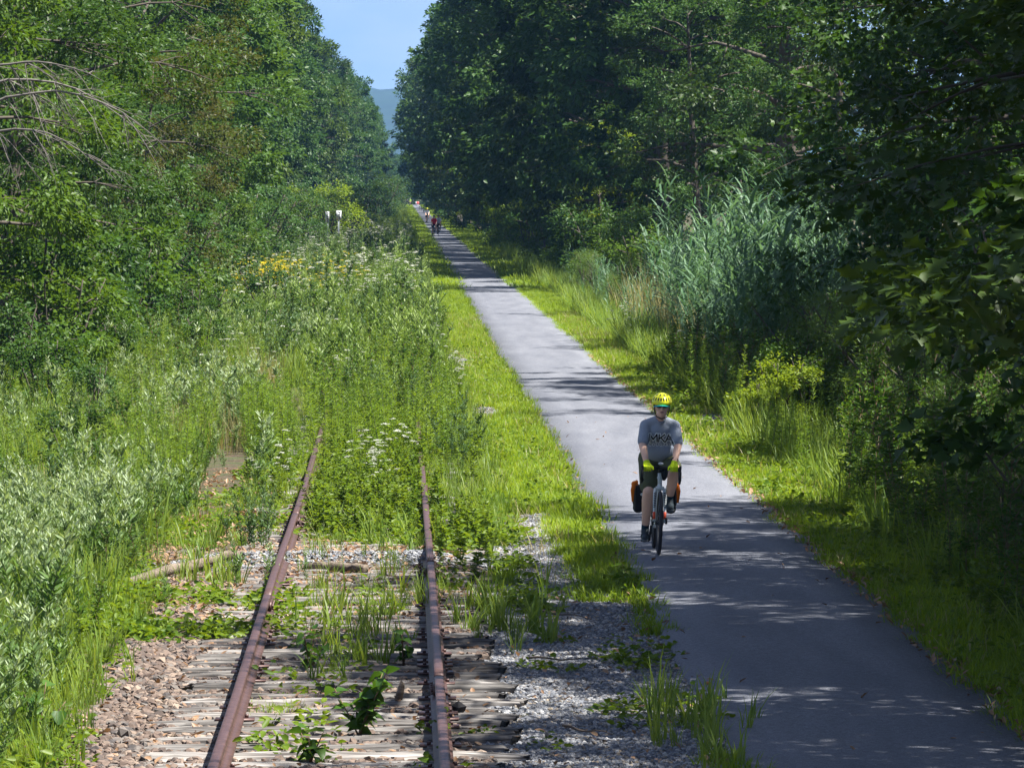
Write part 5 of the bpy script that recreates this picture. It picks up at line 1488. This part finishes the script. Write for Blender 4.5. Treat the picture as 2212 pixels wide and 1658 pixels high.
def person(loc, rz, lean, label, mats, main=False, s=1.0, group=None):
    root = empty('person', loc, rz); root.rotation_euler = (0, lean, rz); root.scale = (s, s, s)
    tag(root, label, 'person', group)
    def part(name, me, mat=None, parent=None, loc_=None):
        o = link(bpy.data.objects.new(name, me), parent or root)
        if loc_ is not None: o.location = loc_
        if mat: o.material_slots[0].link = 'OBJECT'; o.material_slots[0].material = M[mat]
        return o
    body = part('body', once('body', build_body))
    sh = part('t_shirt' if main else 'jersey', once('shirt', build_shirt), mats.get('shirt'))
    part('shorts', once('shorts', build_shorts), mats.get('shorts'))
    hm = part('helmet', once('helmet', helmet_mesh), mats.get('helmet'), None, tuple(HEAD + (0, .012, .045)))
    hm.rotation_euler = (R(6), 0, 0)
    for sd_ in (-1, 1):
        part('shoe', once('shoe%d' % sd_, lambda: build_shoe(sd_)), mats.get('shoe'))
        a = np.array(ANK[sd_]); k = np.array(KNEE[sd_]); d = unit(k - a)
        part('sock', once('sock%d' % sd_, lambda: arr('sock', cap_arr(a, a + d * .055, .043, .043), 'sock')), mats.get('sock'))
        if main or mats.get('glove'):
            part('glove', once('glove%d' % sd_, lambda: build_glove(sd_)), mats.get('glove'))
        else:
            part('hand', once('glove%d' % sd_, lambda: build_glove(sd_)), 'skin')
    part('sunglasses', once('shades', shades), None, None, tuple(HEAD))
    part('chin_strap', once('strap', strap), None, None, tuple(HEAD))
    if main:
        part('helmet_vents', vents_mesh(), None, hm)
        part('cap_visor', visor(), None, None, tuple(HEAD))
        part('lips', arr('lips', joined(ell((0, -.092, -.050), (.024, .007, .004)), ell((0, -.091, -.058), (.020, .007, .005))), 'lip'), None, None, tuple(HEAD))
        st = once('shirt', build_shirt)
        part('printed_letters', stroke_letters(st, MKA, .034, 'print', .005, 'letters'), None, sh)
        part('printed_letters', stroke_letters(st, MKA, .0135, 'ink', .0085, 'letters'), None, sh)
        part('printed_letters', text_on(st, 'COUGARS', .050, 1.142, .0, 'print', .0, .006, 'letters'), None, sh)
        part('collar', arr('collar', tube(np.array([(-.062, -.205, 1.475), (-.05, -.25, 1.44), (-.02, -.272, 1.405), (0, -.278, 1.395), (.02, -.272, 1.405), (.05, -.25, 1.44), (.062, -.205, 1.475)]), .008, 6), 'shirt'), None, sh)
        for sd_ in (-1, 1):
            part('sole', build_sole(sd_))
        part('wristwatch', arr('wristwatch', torus((0, 0, 0), .034, .010, 20, 6, 1.6), 'black'), None, None, tuple(np.array(WRI[1]) + (0, .03, .028))).rotation_euler = (0, 0, R(90)) if False else (R(0), R(0), R(75))
    return root

def wheel(root, y_):
    wl_ = link(bpy.data.objects.new('wheel', once('rim', lambda: arr('wheel', joined(torus((0, 0, 0), .305, .013, 40, 6, .9), rod((-.045, 0, 0), (.045, 0, 0), .022)), 'black'))), root)
    wl_.location = (0, y_, .342)
    link(bpy.data.objects.new('tyre', once('tyre', lambda: arr('tyre', torus((0, 0, 0), .322, .0205, 48, 10), 'tyre'))), wl_)
    link(bpy.data.objects.new('spokes', once('spokes', lambda: arr('spokes', joined(*[rod((sx * .03, math.cos(a) * .02, math.sin(a) * .02), (0, math.cos(a + .25 * sx) * .3, math.sin(a + .25 * sx) * .3), .0012, None, 3) for sx in (-1, 1) for a in np.arange(0, 6.28, .45)]), 'steel'))), wl_)
    link(bpy.data.objects.new('brake_disc', once('disc', lambda: arr('brake_disc', torus((.034, 0, 0), .065, .010, 28, 6, .12), 'steel'))), wl_)

def bicycle(loc, rz, lean, label, mats, main=False, s=1.0, group=None):
    root = empty('bicycle', loc, rz); root.rotation_euler = (0, lean, rz); root.scale = (s, s, s)
    tag(root, label, 'bicycle', group)
    def part(name, key, f, mat=None, parent=None):
        o = link(bpy.data.objects.new(name, once(key, f)), parent or root)
        if mat: o.material_slots[0].link = 'OBJECT'; o.material_slots[0].material = M[mat]
        return o
    wheel(root, -.60); wheel(root, .43)
    part('frame', 'frame', lambda: arr('frame', joined(rod((0, -.452, .735), (0, -.418, .865), .024), rod((0, 0, .272), (0, .17, .80), .016), rod((0, -.43, .83), (0, .155, .775), .016), rod((0, -.45, .755), (0, 0, .275), .021),
        *[rod((sx * .012, 0, .27), (sx * .055, .43, .342), .010) for sx in (-1, 1)], *[rod((sx * .012, .155, .74), (sx * .055, .43, .342), .008) for sx in (-1, 1)], rod((-.035, 0, .272), (.035, 0, .272), .024)), 'frame'), mats.get('frame'))
    fk = part('fork', 'fork', lambda: arr('fork', joined(rod((-.045, -.468, .705), (.045, -.468, .705), .022), rod((0, -.465, .70), (0, -.452, .745), .026), *[tube(np.array([(sx * .046, -.468, .705), (sx * .056, -.50, .60), (sx * .058, -.545, .46), (sx * .056, -.598, .345)]), [.020, .017, .014, .010], 8) for sx in (-1, 1)]), 'frame'), mats.get('frame'))
    if main:
        part('fork_band', 'forkband', lambda: arr('fork_band', joined(*[tube(np.array([(sx * .0583, -.556, .455), (sx * .058, -.566, .415), (sx * .057, -.580, .380)]), [.0155, .015, .0145], 8) for sx in (-1, 1)]), 'orange'), None, fk)
        part('fork_lettering', 'forklet', lambda: arr('fork_lettering', joined(*[(lambda c: (boxes((c[0] - .012, c[0] + .012, c[1] - .004, c[1], c[2] - .0045, c[2] + .0045))[0] + np.array([[0, 0, .004 * q2] for q2 in (-1, 1, 1, -1, -1, 1, 1, -1)]), boxes((0, 1, 0, 1, 0, 1))[1]))(np.array([sx * (.051 + .007 * (1 - f)), -.468 - .077 * (1 - f) - .0185, .69 - .21 * (1 - f)])) for sx in (-1, 1) for f in np.linspace(.15, .85, 9)]), 'ink'), None, fk)
        part('brake_caliper', 'caliper', lambda: arr('brake_caliper', joined(boxes((.060, .085, -.60, -.55, .33, .40)), boxes((-.085, -.062, -.62, -.58, .325, .36))), 'black', False))
        part('front_light', 'flight', lambda: arr('front_light', ell((0, -.53, .975), (.028, .03, .016)), 'silver'))
        part('handlebar_bag', 'hbag', lambda: arr('handlebar_bag', ell((.045, -.40, .86), (.04, .07, .075)), 'bag'))
        part('bottle', 'bottle', lambda: arr('bottle', joined(rod((.055, -.33, .62), (.055, -.25, .52), .034), rod((.055, -.36, .66), (.055, -.345, .64), .018)), 'silver'))
    part('handlebar', 'bar', lambda: arr('handlebar', joined(tube(np.array([(-.195, -.60, .80), (-.205, -.545, .775), (-.207, -.50, .765), (-.205, -.585, .84)][:3][::-1] + [(-.205, -.60, .80), (-.203, -.605, .86), (-.200, -.575, .905), (-.192, -.52, .925), (-.165, -.475, .925), (-.08, -.465, .925), (0, -.465, .925)]), .0155, 8),
        tube(np.array([(.207, -.50, .765), (.205, -.545, .775), (.205, -.60, .80), (.203, -.605, .86), (.200, -.575, .905), (.192, -.52, .925), (.165, -.475, .925), (.08, -.465, .925), (0, -.465, .925)]), .0155, 8), rod((0, -.41, .885), (0, -.465, .925), .02)), 'black'))
    for sx in (-1, 1):
        part('brake_lever', 'lever%d' % sx, lambda: arr('brake_lever', joined(cap_arr((sx * .200, -.555, .915), (sx * .203, -.64, .945), .018, .016), tube(np.array([(sx * .205, -.645, .94), (sx * .212, -.665, .88), (sx * .214, -.655, .80)]), [.009, .008, .006], 6)), 'black'))
    part('saddle', 'saddle', lambda: arr('saddle', joined(cap_arr((0, .30, .905), (0, .08, .91), .062, .025, 1.2), rod((0, .165, .79), (0, .20, .90), .014)), 'black'))
    for sx in (-1, 1):
        part('crank', 'crank%d' % sx, lambda: arr('crank', joined(rod((sx * .06, 0, .272), (sx * .072, -sx * .03 - .02, .272 + sx * .165), .012), boxes((min(sx * .075, sx * .165), max(sx * .075, sx * .165), -sx * .03 - .06, -sx * .03 + .03, .272 + sx * .165 - .01, .272 + sx * .165 + .01))), 'black'))
    part('chainring', 'ring', lambda: arr('chainring', torus((-.052, 0, .272), .085, .012, 28, 6, .3), 'black'))
    part('chain', 'chain', lambda: arr('chain', joined(rod((-.052, 0, .36), (-.05, .43, .385), .005), rod((-.052, 0, .185), (-.05, .43, .27), .005)), 'black'))
    if main:
        part('rear_rack', 'rack', lambda: arr('rear_rack', joined(*[rod((sx * .05, .25, .74), (sx * .05, .62, .74), .006) for sx in (-1, 1)], *[rod((sx * .05, .45, .74), (sx * .06, .43, .36), .006) for sx in (-1, 1)]), 'black'))
    return root

def pannier(loc, sx, lean, label):
    root = empty('pannier_bag', loc); root.rotation_euler = (0, lean, 0)
    tag(root, label, 'pannier bag')
    bag = fuse('bag', [boxes((sx * .175 - .045, sx * .175 + .045, .40, .70, .40, .68)), ell((sx * .18, .55, .43), (.058, .15, .06)), ell((sx * .19, .55, .55), (.06, .15, .14))], .009, 5, M['bag'])
    b_ = link(bpy.data.objects.new('bag', bag), root)
    fl = fuse('flap', [tube(np.array([(sx * .20, .42, .73), (sx * .235, .40, .70), (sx * .252, .395, .63), (sx * .248, .40, .50)]), [.018, .026, .024, .012], 8), ell((sx * .225, .5, .69), (.040, .10, .035))], .007, 2, M['bagorange'])
    link(bpy.data.objects.new('orange_flap', fl), root)
    link(bpy.data.objects.new('reflector', arr('reflector', ell((sx * .145, .385, .585), (.022, .012, .016)), 'silver')), root)
    return root

CL = (2.77, 54.55 + .60, .012)
LEAN = R(1.6)
person(CL, 0, LEAN, 'cyclist in grey T-shirt, yellow helmet, sunglasses and neon gloves riding towards us', {}, True)
bicycle(CL, 0, LEAN, 'touring bicycle with white fork and drop bars under the cyclist in grey T-shirt', {}, True)
pannier(CL, -1, LEAN, 'black and orange pannier hung beside the straight lower leg of the cyclist in grey')
pannier(CL, 1, LEAN, 'black and orange pannier hung beside the raised foot of the cyclist in grey')
M['red_jersey'] = cloth('red_jersey', (.62, .015, .03)); M['white_jersey'] = cloth('white_jersey', (.70, .72, .76)); M['blackcloth'] = cloth('black_shorts', (.015, .016, .02))
M['hivis'] = cloth('hivis_vest', (.40, .75, .03)); M['darkhelmet'] = plain('dark_helmet', (.03, .05, .08), .4); M['whitehelmet'] = plain('pale_helmet', (.75, .78, .70), .4)
M['darkframe'] = plain('dark_frame', (.03, .03, .035), .35)
for loc, who, bk, mats, ln in (
    ((2.72, 412, .012), 'cyclist in a red jersey and dark helmet leading the pair', 'dark bicycle under the cyclist in the red jersey', dict(shirt='red_jersey', shorts='blackcloth', helmet='darkhelmet', shoe='shoe'), 0.0),
    ((3.15, 418, .015), 'cyclist in a white and navy jersey riding close behind the red jersey', 'dark bicycle half hidden behind the red jersey cyclist', dict(shirt='white_jersey', shorts='blackcloth', helmet='darkhelmet'), -.03),
    ((2.95, 560, .015), 'cyclist in a white jersey with a pale yellow helmet following the pair', 'dark bicycle under the cyclist with the pale yellow helmet', dict(shirt='white_jersey', shorts='blackcloth', helmet='helmet'), 0.0),
    ((2.0, 1060, .0), 'distant cyclist in a lime green vest at the end of the path', 'distant bicycle under the lime green vest', dict(shirt='hivis', shorts='blackcloth', helmet='whitehelmet'), 0.0),
):
    person(loc, 0, ln, who, mats)
    bicycle(loc, 0, ln, bk, dict(frame='darkframe'))

# ------------------------------------------------------------------ markers and signs
M['signwhite'] = plain('white_sign', (.72, .74, .76), .5, vary=.06, scale=4)
M['signpost'] = plain('galvanised_post', (.38, .42, .44), .5, metal=.3)
M['signred'] = plain('red_sign', (.55, .07, .06), .5)
def flat_text(text, size, mat, loc, parent, name='lettering'):
    cu = bpy.data.curves.new('t', 'FONT'); cu.body = text; cu.size = size; cu.align_x = 'CENTER'; cu.offset = .004; cu.extrude = .002
    tmp = bpy.data.objects.new('t', cu); C.objects.link(tmp); me = bpy.data.meshes.new_from_object(tmp.evaluated_get(bpy.context.evaluated_depsgraph_get())); bpy.data.objects.remove(tmp)
    me.materials.clear(); me.materials.append(M[mat]); o = link(bpy.data.objects.new(name, me), parent); o.location = loc; o.rotation_euler = (R(90), 0, 0)
    return o
def marker(x, y, h, pw, ph, rz, label, chars):
    root = empty('mile_marker', (x, y, float(ground_z(x, y)) - .05), rz); tag(root, label, 'sign')
    link(bpy.data.objects.new('post', arr('post', boxes((-.035, .035, -.02, .02, 0, h - .05), (-.05, -.035, -.03, .02, 0, h - .05), (.035, .05, -.03, .02, 0, h - .05)), 'signpost', False)), root)
    pl = link(bpy.data.objects.new('plate', arr('plate', boxes((-pw / 2, pw / 2, -.038, -.032, h - ph, h)), 'signwhite', False)), root)
    for k, ch in enumerate(chars):
        flat_text(ch, ph * .52, 'ink', (.03, -.045, h - ph * (.45 + .47 * k)), pl)
marker(-3.85, 318, 2.75, .32, .60, R(6), 'white mile marker plate with a black number 2 on a steel post', ('2', '3'))
marker(-4.6, 322, 2.75, .32, .78, R(-38), 'white marker plate turned aside among the leaves behind the numbered one', ('2', '3'))
bs = empty('barrier_sign', (3.55, 1075, -.02)); tag(bs, 'small red and white barrier board at the far end of the path', 'sign')
link(bpy.data.objects.new('post', arr('post', boxes((-.33, -.1, -.03, .03, 0, .55)), 'signwhite', False)), bs)
pb = link(bpy.data.objects.new('board', arr('board', boxes((-.33, .40, -.08, -.03, .35, 1.0)), 'signred', False)), bs)
link(bpy.data.objects.new('stripe', arr('stripe', boxes((-.33, -.17, -.09, -.081, .36, .98), (-.17, .3, -.09, -.081, .36, .44)), 'signwhite', False)), pb)

# ------------------------------------------------------------------ haze: even air over the whole scene
hz = mesh_np('haze', *boxes((-2700, 2700, -320, 6500, -6, 170)))
m = bpy.data.materials.new('haze'); m.use_nodes = True; t = m.node_tree; t.nodes.clear()
vo = t.nodes.new('ShaderNodeVolumePrincipled'); vo.inputs['Color'].default_value = (.22, .48, 1.0, 1); vo.inputs['Density'].default_value = .00009; vo.inputs['Anisotropy'].default_value = .2
oo = t.nodes.new('ShaderNodeOutputMaterial'); t.links.new(vo.outputs[0], oo.inputs['Volume']); hz.materials.append(m)
tag(link(bpy.data.objects.new('haze', hz)), 'thin blue summer haze filling the air over the trail', 'haze', kind='stuff')
